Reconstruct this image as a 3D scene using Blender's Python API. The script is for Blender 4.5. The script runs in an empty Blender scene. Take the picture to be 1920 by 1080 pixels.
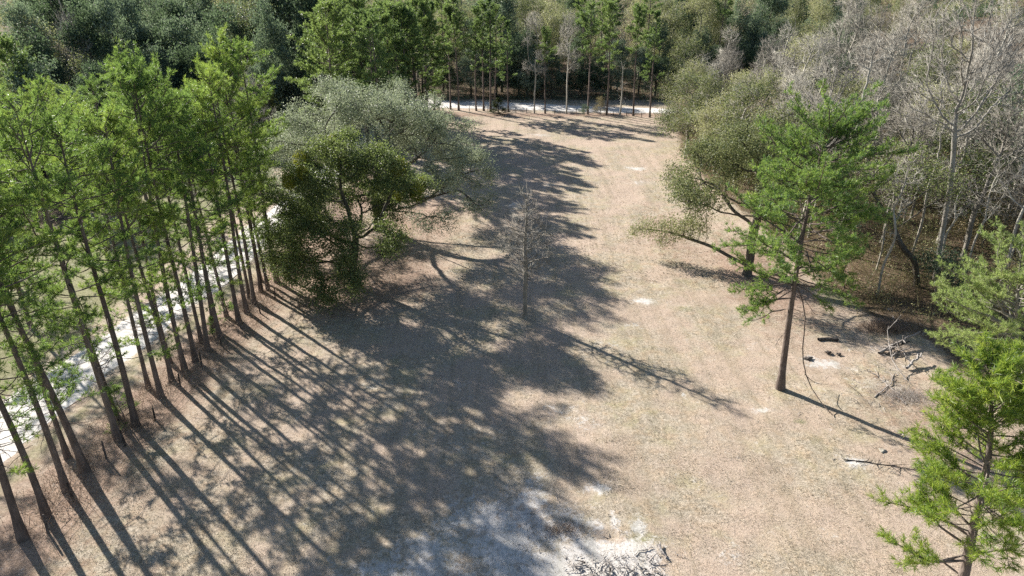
import bpy, math, numpy as np
from mathutils import Vector
R = math.radians
scn = bpy.context.scene
COL = scn.collection

# ------------------------------------------------------------------ camera, sky, sun, exposure
CAM_H, PITCH, FPX = 28.0, 25.0, 1281.0
cam_d = bpy.data.cameras.new("camera"); cam = bpy.data.objects.new("camera", cam_d); COL.objects.link(cam)
cam.location = (0, 0, CAM_H); cam.rotation_euler = (R(90 - PITCH), 0, 0)
cam_d.sensor_width = 36; cam_d.lens = 36 * FPX / 1920; cam_d.clip_start = 0.5; cam_d.clip_end = 6000
scn.camera = cam
SUN_EL, SX, SY = 29.5, -0.721, 0.693
w = bpy.data.worlds.new("World"); scn.world = w; w.use_nodes = True
wn = w.node_tree; wn.nodes.clear()
sky = wn.nodes.new("ShaderNodeTexSky"); sky.sky_type = 'NISHITA'; sky.sun_disc = False
sky.sun_elevation = R(SUN_EL); sky.sun_rotation = math.atan2(SX, SY); sky.air_density = 1.0; sky.dust_density = 0.6
bg = wn.nodes.new("ShaderNodeBackground"); bg.inputs[1].default_value = 0.056
wo = wn.nodes.new("ShaderNodeOutputWorld")
wn.links.new(sky.outputs[0], bg.inputs[0]); wn.links.new(bg.outputs[0], wo.inputs[0])
sl = bpy.data.lights.new("sun", 'SUN'); sl.energy = 5.0; sl.angle = R(0.6); sl.color = (1.0, 0.94, 0.85)
so = bpy.data.objects.new("sun", sl); COL.objects.link(so)
ce = math.cos(R(SUN_EL))
so.rotation_euler = Vector((-SX * ce, -SY * ce, -math.sin(R(SUN_EL)))).to_track_quat('-Z', 'Y').to_euler()
scn.view_settings.view_transform = 'Standard'; scn.view_settings.look = 'None'
scn.view_settings.exposure = 1.2; scn.view_settings.gamma = 1.0
cy = scn.cycles; cy.use_denoising = False; cy.sample_clamp_indirect = 3; cy.sample_clamp_direct = 3
cy.max_bounces = 5; cy.diffuse_bounces = 3; cy.glossy_bounces = 2; cy.transmission_bounces = 3
cy.transparent_max_bounces = 4; cy.volume_bounces = 0

def G(u, v, z=0.0):
    """point at height z seen at pixel u, v of the 1920 wide photograph"""
    a = (u - 960) / FPX; b = (v - 540) / FPX; t = R(PITCH)
    fw = math.cos(t) - b * math.sin(t); dn = math.sin(t) + b * math.cos(t)
    s = (CAM_H - z) / dn
    return np.array([a * s, fw * s, z])

def GY(u, v, y):
    """point at depth y seen at pixel u, v"""
    a = (u - 960) / FPX; b = (v - 540) / FPX; t = R(PITCH)
    fw = math.cos(t) - b * math.sin(t); dn = math.sin(t) + b * math.cos(t)
    s = y / fw
    return np.array([a * s, y, CAM_H - dn * s])

def PX(x, y, z=0.0):
    t = R(PITCH); wv = CAM_H - z
    d = y * math.cos(t) + wv * math.sin(t); up = y * math.sin(t) - wv * math.cos(t)
    return 960 + x / d * FPX, 540 - up / d * FPX

# ------------------------------------------------------------------ materials
def ramp(nt, fac, stops, interp='LINEAR'):
    r = nt.nodes.new("ShaderNodeValToRGB"); r.color_ramp.interpolation = interp
    e = r.color_ramp.elements
    while len(e) > 1: e.remove(e[-1])
    e[0].position = stops[0][0]; e[0].color = (*stops[0][1], 1)
    for p, c in stops[1:]:
        x = e.new(p); x.color = (*c, 1)
    nt.links.new(fac, r.inputs[0]); return r.outputs[0]

def mixc(nt, fac, a, b, mode='MIX'):
    m = nt.nodes.new("ShaderNodeMix"); m.data_type = 'RGBA'; m.blend_type = mode
    for i, x in ((0, fac), (6, a), (7, b)):
        if isinstance(x, (int, float)): m.inputs[i].default_value = x
        elif isinstance(x, tuple): m.inputs[i].default_value = (*x, 1)
        else: nt.links.new(x, m.inputs[i])
    return m.outputs[2]

def math_(nt, op, a, b=0.0, clamp=False):
    m = nt.nodes.new("ShaderNodeMath"); m.operation = op; m.use_clamp = clamp
    for i, x in ((0, a), (1, b)):
        if isinstance(x, (int, float)): m.inputs[i].default_value = x
        else: nt.links.new(x, m.inputs[i])
    return m.outputs[0]

def noise(nt, vec, scale, detail=3, rough=0.55, dist=0.0):
    n = nt.nodes.new("ShaderNodeTexNoise"); n.inputs['Scale'].default_value = scale
    n.inputs['Detail'].default_value = detail; n.inputs['Roughness'].default_value = rough
    n.inputs['Distortion'].default_value = dist
    nt.links.new(vec, n.inputs['Vector']); return n.outputs[0]

def sstep(nt, x, lo, hi):
    m = nt.nodes.new("ShaderNodeMapRange"); m.interpolation_type = 'SMOOTHSTEP'
    nt.links.new(x, m.inputs[0]); m.inputs[1].default_value = lo; m.inputs[2].default_value = hi
    return m.outputs[0]

def newmat(name):
    m = bpy.data.materials.new(name); m.use_nodes = True; nt = m.node_tree
    for n in list(nt.nodes): nt.nodes.remove(n)
    o = nt.nodes.new("ShaderNodeOutputMaterial")
    p = nt.nodes.new("ShaderNodeBsdfPrincipled")
    nt.links.new(p.outputs[0], o.inputs[0])
    return m, nt, p, o

def leaf_mat(name, c0, c1, c2, trans, tw=0.4, rough=0.5, spec=0.35, tvar=0.25, vscale=0.35):
    """foliage: three leaf colours mixed leaf by leaf, tree by tree and in broad patches; light comes through the blades"""
    m, nt, p, o = newmat(name)
    g = nt.nodes.new("ShaderNodeNewGeometry"); oi = nt.nodes.new("ShaderNodeObjectInfo")
    tc = nt.nodes.new("ShaderNodeTexCoord")
    n = noise(nt, tc.outputs['Object'], vscale, 2, 0.6)
    n2 = noise(nt, tc.outputs['Object'], vscale * 3.4, 3, 0.6)
    f = math_(nt, 'ADD', math_(nt, 'MULTIPLY', g.outputs['Random Per Island'], 0.55), math_(nt, 'MULTIPLY', n, 0.7))
    f = math_(nt, 'ADD', f, math_(nt, 'MULTIPLY', math_(nt, 'SUBTRACT', n2, 0.55), 0.9))
    f = math_(nt, 'ADD', f, math_(nt, 'MULTIPLY', math_(nt, 'SUBTRACT', oi.outputs['Random'], 0.5), tvar))
    col = ramp(nt, f, [(0.22, c0), (0.55, c1), (0.88, c2)])
    nt.links.new(col, p.inputs['Base Color'])
    p.inputs['Roughness'].default_value = rough; p.inputs['Specular IOR Level'].default_value = spec
    t = nt.nodes.new("ShaderNodeBsdfTranslucent")
    nt.links.new(mixc(nt, 0.55, col, trans, 'MIX'), t.inputs[0])
    mx = nt.nodes.new("ShaderNodeMixShader"); mx.inputs[0].default_value = tw
    nt.links.new(p.outputs[0], mx.inputs[1]); nt.links.new(t.outputs[0], mx.inputs[2])
    nt.links.new(mx.outputs[0], o.inputs[0])
    return m

def bark_mat(name, c0, c1, c2, scale=3.0, stretch=0.25, bump=0.6):
    m, nt, p, o = newmat(name)
    tc = nt.nodes.new("ShaderNodeTexCoord"); mp = nt.nodes.new("ShaderNodeMapping")
    mp.inputs['Scale'].default_value = (1, 1, stretch); nt.links.new(tc.outputs['Object'], mp.inputs[0])
    oi = nt.nodes.new("ShaderNodeObjectInfo")
    n = noise(nt, mp.outputs[0], scale, 5, 0.65)
    n2 = noise(nt, tc.outputs['Object'], 0.5, 2)
    f = math_(nt, 'ADD', math_(nt, 'MULTIPLY', n, 0.75), math_(nt, 'MULTIPLY', n2, 0.3))
    f = math_(nt, 'ADD', f, math_(nt, 'MULTIPLY', math_(nt, 'SUBTRACT', oi.outputs['Random'], 0.5), 0.15))
    nt.links.new(ramp(nt, f, [(0.3, c0), (0.52, c1), (0.75, c2)]), p.inputs['Base Color'])
    p.inputs['Roughness'].default_value = 0.9; p.inputs['Specular IOR Level'].default_value = 0.2
    v = nt.nodes.new("ShaderNodeTexVoronoi"); v.inputs['Scale'].default_value = scale * 2.5
    nt.links.new(mp.outputs[0], v.inputs['Vector'])
    b = nt.nodes.new("ShaderNodeBump"); b.inputs['Strength'].default_value = bump; b.inputs['Distance'].default_value = 0.05
    nt.links.new(math_(nt, 'ADD', v.outputs[0], n), b.inputs['Height']); nt.links.new(b.outputs[0], p.inputs['Normal'])
    return m

M = {}
M['needles'] = leaf_mat('pine_needles', (0.035, 0.10, 0.052), (0.09, 0.18, 0.065), (0.31, 0.36, 0.075), (0.38, 0.56, 0.10), 0.48, 0.45, 0.42, 0.55)  # blue-green shade and yellow sunlit highlights are mixed into the needle colours
M['needles_bright'] = leaf_mat('pine_needles_bright', (0.045, 0.13, 0.03), (0.15, 0.25, 0.05), (0.38, 0.43, 0.08), (0.52, 0.66, 0.09), 0.48, 0.4, 0.6, 0.3, .6)
M['needles_pale'] = leaf_mat('pine_needles_pale', (0.17, 0.25, 0.09), (0.28, 0.36, 0.13), (0.44, 0.47, 0.20), (0.52, 0.66, 0.2), 0.5, 0.45, 0.5)
M['needles_far'] = leaf_mat('pine_needles_far', (0.06, 0.12, 0.065), (0.12, 0.20, 0.08), (0.24, 0.30, 0.10), (0.36, 0.50, 0.12), 0.46, 0.45, 0.5, 0.5)
M['oak_painted_sheen'] = leaf_mat('live_oak_leaves_painted_sheen', (0.07, 0.11, 0.07), (0.22, 0.265, 0.18), (0.52, 0.56, 0.43), (0.42, 0.48, 0.26), 0.38, 0.5, 0.4)  # silver gloss of backlit leaves is painted into their base colours
M['oak_olive'] = leaf_mat('live_oak_leaves_olive', (0.045, 0.08, 0.035), (0.135, 0.175, 0.07), (0.34, 0.36, 0.15), (0.32, 0.42, 0.10), 0.38, 0.5, 0.4)
M['mistletoe'] = leaf_mat('mistletoe_leaves', (0.10, 0.14, 0.02), (0.19, 0.21, 0.03), (0.32, 0.30, 0.04), (0.42, 0.46, 0.05), 0.4)
M['dark_leaf'] = leaf_mat('dark_evergreen_leaves', (0.03, 0.06, 0.04), (0.095, 0.14, 0.095), (0.30, 0.35, 0.26), (0.22, 0.32, 0.14), 0.36, 0.6, 0.2, 0.7)
M['olive_leaf'] = leaf_mat('olive_tan_leaves', (0.05, 0.085, 0.035), (0.17, 0.195, 0.085), (0.46, 0.45, 0.25), (0.38, 0.42, 0.16), 0.36, 0.5, 0.3, 0.9)
M['tan_leaf'] = leaf_mat('dry_tan_leaves', (0.16, 0.13, 0.09), (0.29, 0.245, 0.17), (0.48, 0.42, 0.31), (0.4, 0.34, 0.2), 0.3, 0.6, 0.3, 0.5)
M['red_bud'] = leaf_mat('reddish_maple_buds', (0.16, 0.09, 0.07), (0.24, 0.14, 0.10), (0.32, 0.2, 0.14), (0.35, 0.18, 0.1), 0.3, 0.6, 0.3)
M['cedar'] = leaf_mat('cedar_foliage', (0.03, 0.05, 0.018), (0.065, 0.085, 0.03), (0.12, 0.13, 0.045), (0.12, 0.17, 0.04), 0.25, 0.6, 0.2)
M['brush_leaf'] = leaf_mat('undergrowth_leaves', (0.09, 0.085, 0.045), (0.19, 0.155, 0.09), (0.32, 0.25, 0.15), (0.35, 0.32, 0.13), 0.4, 0.6, 0.25, 0.3, 0.15)
M['dead_grass'] = leaf_mat('dead_brown_blades', (0.22, 0.155, 0.115), (0.34, 0.25, 0.19), (0.46, 0.36, 0.27), (0.35, 0.26, 0.18), 0.25, 0.7, 0.2)
M['turf'] = leaf_mat('dormant_grass_blades', (0.20, 0.17, 0.13), (0.42, 0.365, 0.285), (0.68, 0.61, 0.50), (0.5, 0.42, 0.28), 0.3, 0.7, 0.2, 0, 0.3)
M['bark_pine'] = bark_mat('pine_bark', (0.07, 0.055, 0.047), (0.15, 0.12, 0.105), (0.26, 0.215, 0.19), 3.5, 0.3)
M['bark_oak'] = bark_mat('oak_bark', (0.045, 0.04, 0.034), (0.10, 0.09, 0.075), (0.19, 0.175, 0.15), 4.0, 0.4)
M['bark_grey'] = bark_mat('pale_grey_bark', (0.17, 0.155, 0.13), (0.34, 0.32, 0.275), (0.56, 0.54, 0.48), 2.5, 0.4, 0.3)
M['bark_lichen'] = bark_mat('lichen_bark', (0.12, 0.11, 0.09), (0.24, 0.22, 0.19), (0.38, 0.37, 0.34), 2.5, 0.5, 0.4)
M['dead_wood'] = bark_mat('weathered_wood', (0.16, 0.14, 0.13), (0.33, 0.3, 0.28), (0.52, 0.49, 0.47), 5, 0.5, 0.4)
M['dark_wood'] = bark_mat('charred_wood', (0.02, 0.018, 0.017), (0.06, 0.052, 0.048), (0.2, 0.18, 0.17), 5, 0.5, 0.4)

# ------------------------------------------------------------------ mesh helpers
class Mesh:
    def __init__(s): s.v = []; s.f = []; s.n = 0
    def add(s, v, f):
        """v (N,3), f (M,k) k = 3 or 4"""
        s.v.append(np.asarray(v, float)); s.f.append(np.asarray(f, int) + s.n); s.n += len(v)
    def build(s, name, mat, smooth=True):
        me = bpy.data.meshes.new(name)
        v = np.concatenate(s.v).astype(np.float32)
        loops = np.concatenate([x.ravel() for x in s.f]).astype(np.int32)
        cnt = np.concatenate([np.full(len(x), x.shape[1]) for x in s.f]).astype(np.int32)
        st = np.concatenate([[0], np.cumsum(cnt)[:-1]]).astype(np.int32)
        me.vertices.add(len(v)); me.vertices.foreach_set("co", v.ravel())
        me.loops.add(len(loops)); me.loops.foreach_set("vertex_index", loops)
        me.polygons.add(len(cnt)); me.polygons.foreach_set("loop_start", st); me.polygons.foreach_set("loop_total", cnt)
        me.polygons.foreach_set("use_smooth", np.full(len(cnt), smooth))
        me.update(calc_edges=True); me.validate()
        if mat: me.materials.append(mat)
        return me

def nrm(v): return v / np.maximum(np.linalg.norm(v, axis=-1, keepdims=True), 1e-9)

class Skel:
    """a branching skeleton: nodes with a radius and a parent; 'cont' says the node continues its parent's tube"""
    def __init__(s): s.p = []; s.r = []; s.par = []; s.cont = []
    def chain(s, pts, rad, parent=-1):
        ids = []
        for i, (p, r) in enumerate(zip(pts, rad)):
            s.p.append(p); s.r.append(r); s.par.append(parent); s.cont.append(i > 0); parent = len(s.p) - 1; ids.append(parent)
        return ids
    def mesh(s, out, S=6, rmin=0.0):
        P = np.array(s.p); r = np.array(s.r); par = np.array(s.par); cont = np.array(s.cont); n = len(P)
        tan = np.zeros((n, 3)); has = par >= 0
        tan[has] = P[has] - P[par[has]]
        first = (~has) | (~cont)
        # first nodes look ahead to the node that follows them
        nxt = np.full(n, -1); ci = np.where(cont)[0]; nxt[par[ci]] = ci
        k = first & (nxt >= 0) & (~has); tan[k] = P[nxt[k]] - P[k]
        both = has & cont & (nxt >= 0); tan[both] = nrm(tan[both]) + nrm(P[nxt[both]] - P[both])
        tan = nrm(tan); ref = np.array([0.94, 0.31, 0.12])
        ang = np.arange(S) * 2 * math.pi / S
        def rings(pos, t, rad):
            a = nrm(np.cross(t, ref)); b = np.cross(t, a)
            return pos[:, None] + rad[:, None, None] * (a[:, None] * np.cos(ang)[None, :, None] + b[:, None] * np.sin(ang)[None, :, None])
        V = rings(P, tan, r)
        side = np.where(has & ~cont)[0]
        V2 = rings(P[par[side]], tan[side], np.minimum(r[side] * 1.35, r[par[side]]))
        base = np.arange(n) * S; j = np.arange(S); jn = (j + 1) % S
        pb = base[np.maximum(par, 0)].copy(); pb[side] = (n + np.arange(len(side))) * S
        e = np.where(has & (r > rmin))[0]
        F = np.stack([pb[e][:, None] + j, pb[e][:, None] + jn, base[e][:, None] + jn, base[e][:, None] + j], axis=-1).reshape(-1, 4)
        out.add(np.concatenate([V, V2]).reshape(-1, 3), F)

def spikes(out, p0, p1, r):
    """thin tapering twigs, three-sided"""
    p0 = np.asarray(p0); p1 = np.asarray(p1); n = len(p0)
    if n == 0: return
    r = np.broadcast_to(r, (n,)); t = nrm(p1 - p0)
    a = nrm(np.cross(t, np.array([0.3, 0.9, 0.2]))); b = np.cross(t, a)
    vs = [p0 + r[:, None] * (a * math.cos(x) + b * math.sin(x)) for x in (0, 2.09, 4.19)] + [p1]
    V = np.stack(vs, 1).reshape(-1, 3); q = np.arange(n)[:, None] * 4
    F = np.concatenate([q + np.array([[0, 1, 3]]), q + np.array([[1, 2, 3]]), q + np.array([[2, 0, 3]])])
    out.add(V, F)

def leaves(out, rng, c, L, W, out_dir=None, up=0.3, droop=0.0):
    """pointed leaves (one bent quad each) at the points c"""
    n = len(c); 
    if n == 0: return
    nn = rng.normal(size=(n, 3)); nn[:, 2] += up * 2
    if out_dir is not None: nn += out_dir * 1.1
    nn = nrm(nn); t = rng.normal(size=(n, 3)); t[:, 2] -= droop; t = nrm(t - (t * nn).sum(1, keepdims=True) * nn); b = np.cross(nn, t)
    l = L * rng.uniform(.65, 1.35, (n, 1)); ww = W * rng.uniform(.7, 1.3, (n, 1))
    V = np.stack([c - t * l * .5, c + b * ww * .5 + nn * l * .12, c + t * l * .5, c - b * ww * .5 + nn * l * .12], 1).reshape(-1, 3)
    out.add(V, np.arange(n * 4).reshape(-1, 4))

def tufts(out, rng, c, d, K, L, W, spread=0.9):
    """pine tufts: K needle blades round the direction d"""
    n = len(c)
    if n == 0: return
    c = np.repeat(c, K, 0); d = np.repeat(nrm(d), K, 0)
    v = nrm(d + rng.normal(size=d.shape) * spread * 0.75)
    v = nrm(v + np.array([0, 0, 0.12]))
    s = nrm(np.cross(v, rng.normal(size=v.shape))) * W * .5
    l = L * rng.uniform(.65, 1.2, (len(c), 1)); o = c - d * rng.uniform(0, .14, (len(c), 1))
    V = np.stack([o - s * .6, o + s * .6, o + v * l * .6 + s, o + v * l], 1)
    V[:, 2] = o + v * l * .55 + s
    out.add(V.reshape(-1, 3), np.arange(len(c) * 4).reshape(-1, 4)[:, [0, 1, 2, 3]])

def polyline(pts, n):
    """smooth resample of a hand-placed polyline"""
    P = np.array(pts, float); d = np.concatenate([[0], np.cumsum(np.linalg.norm(np.diff(P, axis=0), axis=1))])
    t = np.linspace(0, d[-1], n); Q = np.stack([np.interp(t, d, P[:, k]) for k in range(3)], 1)
    for _ in range(2): Q[1:-1] = Q[:-2] * .25 + Q[1:-1] * .5 + Q[2:] * .25
    return Q

# ------------------------------------------------------------------ pines
def pine(seed, H=21.0, rt=0.21, z0=0.45, RW=3.6, nbr=46, K=11, L=0.27, W=0.032, lean=(0, 0), prof='row', dens=1.0, path=None, dead=10, S=7, skew=None, low=(), lowr=0):
    rng = np.random.default_rng(seed); sk = Skel()
    n = 15; t = np.linspace(0, 1, n)
    ph = rng.uniform(0, 6.28, 4); amp = rng.uniform(.05, .22)
    if path is None:
        pts = np.stack([lean[0] * t ** 1.3 + amp * np.sin(4 * t + ph[0]) - amp * math.sin(ph[0]), lean[1] * t ** 1.3 + amp * np.sin(5 * t + ph[1]) - amp * math.sin(ph[1]), H * t], 1)
    else:
        pts = polyline(path, n); H = pts[-1, 2]
    rad = rt * (1 - t) ** .75 * .93 + .02; rad[0] *= 1.5; rad[1] *= 1.03
    ids = sk.chain(pts, rad)
    at = lambda z: np.array([np.interp(z, pts[:, 2], pts[:, k]) for k in range(3)])
    C, D, tw0, tw1 = [], [], [], []
    def branch(z, az, Lb, el, r, fol=True, dn=1.0, start=.35):
        p = at(z); k = int(np.clip(np.searchsorted(pts[:, 2], z), 1, n - 1))
        m = 6; q = [p]; d = np.array([math.cos(az) * math.cos(el), math.sin(az) * math.cos(el), math.sin(el)])
        for i in range(m - 1):
            d = nrm(d + rng.normal(size=3) * .17 + np.array([0, 0, .08 if fol else -.03]))
            q.append(q[-1] + d * Lb / (m - 1))
        q = np.array(q); sk.p.append(p); sk.r.append(r); sk.par.append(k - 1); sk.cont.append(False); root = len(sk.p) - 1
        sk.chain(q[1:], np.linspace(r, .012, m)[1:], root); sk.cont[root + 1] = True
        if not fol:
            for _ in range(int(Lb * 3)):
                a = q[rng.integers(1, m)]; tw0.append(a); tw1.append(a + nrm(d + rng.normal(size=3)) * rng.uniform(.3, .9))
            return
        nb = max(4, int(Lb * 3.6 * dens * dn)); side = 1
        for s in np.linspace(start, 1, nb) + rng.uniform(-.03, .03, nb):
            s = min(s, 1); x = s * (m - 1); i = min(int(x), m - 2); a = q[i] + (q[i + 1] - q[i]) * (x - i)
            dd = nrm(q[i + 1] - q[i]); s1 = nrm(np.cross(dd, [0, 0, 1.0])); s2 = np.cross(s1, dd); th_ = rng.uniform(-.5, 1.0); sd = s1 * side * math.cos(th_) + s2 * math.sin(th_); side = -side
            bl = rng.uniform(.45, 1.0) * (1.25 - .6 * s) * min(1, Lb / 2.2)
            u = nrm(dd * .65 + sd * rng.uniform(.3, 1.1) + np.array([0, 0, rng.uniform(-.1, .5)]))
            tw0.append(a); tw1.append(a + u * bl)
            for f in ((1.0, .62, .3) if bl > .5 else (1.0, .5)):
                C.append(a + u * bl * f + rng.normal(size=3) * .05); D.append(nrm(u + rng.normal(size=3) * .35))
        C.append(q[-1]); D.append(d)
    for i in range(nbr):
        f = (i + rng.uniform(0, 1)) / nbr; z = H * (z0 + (1 - z0) * f ** .9 * .985)
        f = (z / H - z0) / (1 - z0)
        if prof == 'row': Lb = RW * (0.62 + .55 * math.sin(min(1, f * .8 + .12) * 3.14)) * (1 - .42 * max(0, f - .72) / .28)
        elif prof == 'round': Lb = RW * (0.50 + .62 * math.sin(min(1, f * .72 + .12) * 3.14)) * (1 - .2 * max(0, f - .85) / .15)
        elif prof == 'cone': Lb = RW * (1 - f) ** .7 + .4
        elif prof == 'top': Lb = RW * (0.3 + math.sin(min(1, f + .05) * 3.0))
        else: Lb = RW * (.8 + .4 * math.sin(f * 3)) * (1 - .45 * f)
        az = rng.uniform(0, 6.283); Lb *= rng.uniform(.6, 1.15)
        if skew is not None: Lb *= 1 + skew[1] * math.cos(az - skew[0])
        if rng.random() < .12 and f < .5: continue
        branch(z, az, max(Lb, .5), -.18 + .8 * f ** 1.4 + rng.normal() * .18, max(.02, .016 + .009 * Lb), start=.3 if f > .5 else .45)
    for i in range(9): branch(H * (.95 + .005 * i), rng.uniform(0, 6.28), rng.uniform(.8, 1.7) * (.5 if prof == 'cone' else 1), rng.uniform(.2, 1.0), .03)
    if lowr:
        for i in range(lowr): branch(rng.uniform(.2, z0) * H, rng.uniform(0, 6.28), rng.uniform(1.6, 3.6), rng.uniform(-.15, .3), .03, dn=.8, start=.45)
    for (z, az, Lb, el) in low: branch(z, az, Lb, el, .035 + .012 * Lb, dn=.8, start=.4)
    for i in range(dead): branch(rng.uniform(.18, z0 + .08) * H, rng.uniform(0, 6.28), rng.uniform(.5, 2.2), rng.uniform(-.4, .3), .022, False)
    wd = Mesh(); sk.mesh(wd, S); spikes(wd, np.array(tw0), np.array(tw1), .014)
    nd = Mesh(); tufts(nd, rng, np.array(C), np.array(D), K, L, W)
    return wd, nd

# ------------------------------------------------------------------ branching trees grown towards points in a crown volume
def colonize(rng, att, trunk, step, infl, kill, iters=90, up=0.0, jit=.12):
    P = [np.array(p, float) for p in trunk]; par = list(range(-1, len(P) - 1)); kids = [1] * (len(P) - 1) + [0]
    A = att.copy(); near = np.zeros(len(A), int); dist = np.full(len(A), 1e9); alive = np.ones(len(A), bool)
    def upd(start):
        N = np.array(P[start:]); D = np.linalg.norm(A[:, None] - N[None], axis=2); k = D.argmin(1); d = D[np.arange(len(A)), k]
        b = d < dist; near[b] = k[b] + start; dist[b] = d[b]
    upd(max(0, len(P) // 3))
    for it in range(iters):
        act = alive & (dist < infl)
        if not act.any(): break
        idx = near[act]; dv = (A[act] - np.array(P)[idx]) / np.maximum(dist[act], 1e-6)[:, None]
        u, inv = np.unique(idx, return_inverse=True); acc = np.zeros((len(u), 3)); np.add.at(acc, inv, dv)
        s0 = len(P)
        for k, ni in enumerate(u):
            if kids[ni] >= 4: 
                alive[(near == ni)] = False; continue
            v = nrm(nrm(acc[k]) + np.array([0, 0, up]) + rng.normal(size=3) * jit)
            P.append(P[ni] + v * step); par.append(int(ni)); kids[ni] += 1; kids.append(0)
        if len(P) == s0: break
        upd(s0); alive &= dist > kill
    return np.array(P), np.array(par)

def skel_from(P, par, rt, rtip=.012, flare=1.3):
    n = len(P); ch = [[] for _ in range(n)]
    for i, p in enumerate(par):
        if p >= 0: ch[p].append(i)
    tips = np.zeros(n)
    for i in range(n - 1, -1, -1):
        tips[i] = max(1, tips[i])
        if par[i] >= 0: tips[par[i]] += tips[i]
    e = math.log(max(tips[0], 3)) / math.log(rt / rtip)
    r = rtip * tips ** (1 / e); r[0] *= flare
    cont = np.zeros(n, bool)
    for i in range(n):
        if ch[i]: cont[max(ch[i], key=lambda c: tips[c])] = True
    s = Skel(); s.p = list(P); s.r = list(r); s.par = list(par); s.cont = list(cont)
    for i in range(n):
        if par[i] < 0: s.cont[i] = False
    term = np.array([i for i in range(n) if not ch[i]])
    return s, r, term

def ell(rng, n, c, rr, shell=.0):
    v = nrm(rng.normal(size=(n, 3))); q = rng.uniform(shell ** 3, 1, (n, 1)) ** (1 / 3)
    return np.array(c) + v * q * np.array(rr)

def lobes(rng, H, RW, zb, n):
    out = []
    for i in range(n):
        f = rng.uniform(0, 1); z = zb + (H - zb) * (.15 + .7 * f); a = i * 2.4 + rng.uniform(-.5, .5)
        rr = RW * (1 - .75 * max(0, f - .25)) * rng.uniform(.45, .8)
        s = RW * rng.uniform(.34, .5)
        out.append((math.cos(a) * rr, math.sin(a) * rr, min(z, H - s * .7), s, s, s * rng.uniform(.6, .85)))
    out.append((0, 0, H - RW * .42, RW * .5, RW * .5, RW * .4))
    return out

def crown_tree(seed, lob, trunk, rt, natt, step, nleaf, L, W, sig=.45, twig=1, up=.04, S=6, rtip=.012, leaf_up=.3, infl=9, kill=None, fill=0.0, droop=0, twl=(.3, .8), twr=.008, rmin=0.0, keep=1.0, clump=0, tspread=.75, gap=0):
    rng = np.random.default_rng(seed)
    vol = np.array([l[3] * l[4] * l[5] for l in lob]) ** .8; cnt = np.maximum(8, natt * vol / vol.sum()).astype(int)
    att = []
    for c, l in zip(cnt, lob):   # each lobe breaks into small bunches with gaps between them
        if clump:
            sub = ell(rng, clump, l[:3], np.array(l[3:6]) * .8, .55)
            for q in sub: att.append(ell(rng, max(3, c // clump), q, np.array(l[3:6]) * rng.uniform(.26, .42), .2))
        else: att.append(ell(rng, c, l[:3], l[3:6], .35))
    att = np.concatenate(att); att = att[att[:, 2] > .5]
    P, par = colonize(rng, att, trunk, step, infl, kill or step * 1.15, up=up)
    sk, r, term = skel_from(P, par, rt, rtip)
    wd = Mesh(); sk.mesh(wd, S, rmin)
    small = np.where(r < rtip * 3.2)[0]; lf = Mesh(); tgt = small[small > len(trunk)]
    # twigs
    if twig and len(tgt):
        b = np.repeat(tgt, twig); d = nrm(P[b] - P[np.maximum(par[b], 0)]); v = nrm(d + rng.normal(size=d.shape) * tspread + np.array([0, 0, .1 - droop]))
        p1 = P[b] + v * rng.uniform(*twl, (len(b), 1)); spikes(wd, P[b], p1, twr); tips = p1
    else: tips = P[tgt]
    if nleaf:
        src = np.concatenate([P[tgt], tips]); 
        if keep < 1: 
            # bare gaps: drop whole clumps
            src = src[rng.random(len(src)) < keep]
        if gap:   # ragged holes in the crown through which limbs show
            gv = np.sin(src[:, 0] * gap + seed) * np.sin(src[:, 1] * gap * .9 + 2 * seed) + .8 * np.sin(src[:, 2] * gap * 1.3 + src[:, 0] * gap * .4) * np.cos(src[:, 1] * gap * .7)
            src = src[gv + rng.normal(size=len(src)) * .15 > -.66]
        cen = np.repeat(src, nleaf, 0); off = rng.normal(size=cen.shape) * sig * np.array([1, 1, .75]); pos = cen + off
        leaves(lf, rng, pos, L, W, nrm(off + 1e-6), leaf_up, droop)
    return wd, lf, P, term

# ------------------------------------------------------------------ things
def empty(name, loc, label=None, cat=None, group=None, rz=0.0, sc=1.0, kind=None):
    o = bpy.data.objects.new(name, None); COL.objects.link(o); o.empty_display_size = .5
    o.location = loc; o.rotation_euler = (0, 0, rz); o.scale = (sc, sc, sc) if isinstance(sc, (int, float)) else sc
    tag(o, label, cat, group, kind); return o
def tag(o, label=None, cat=None, group=None, kind=None):
    if label: o['label'] = label
    if cat: o['category'] = cat
    if group: o['group'] = group
    if kind: o['kind'] = kind
    return o
def part(name, me, parent):
    o = bpy.data.objects.new(name, me); COL.objects.link(o); o.parent = parent; return o
def single(name, me, label=None, cat=None, group=None, kind=None, loc=(0, 0, 0)):
    o = bpy.data.objects.new(name, me); COL.objects.link(o); o.location = loc; return tag(o, label, cat, group, kind)

class Kind:
    """one built tree: its meshes, to be placed any number of times"""
    def __init__(s, name, wd, lf, bark, leaf, leafname='crown'):
        s.name = name; s.parts = [('trunk', wd.build(name + '_trunk', bark))]
        if lf is not None and lf.n: s.parts.append((leafname, lf.build(name + '_' + leafname, leaf, False)))
    def place(s, x, y, label, cat, group, rz=0.0, sc=1.0, z=0.0, name=None, tilt=(0, 0)):
        t = empty(name or s.name, (x, y, z), label, cat, group, rz, sc); t.rotation_euler = (tilt[0], tilt[1], rz)
        for n, me in s.parts: part(n, me, t)
        return t

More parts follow.
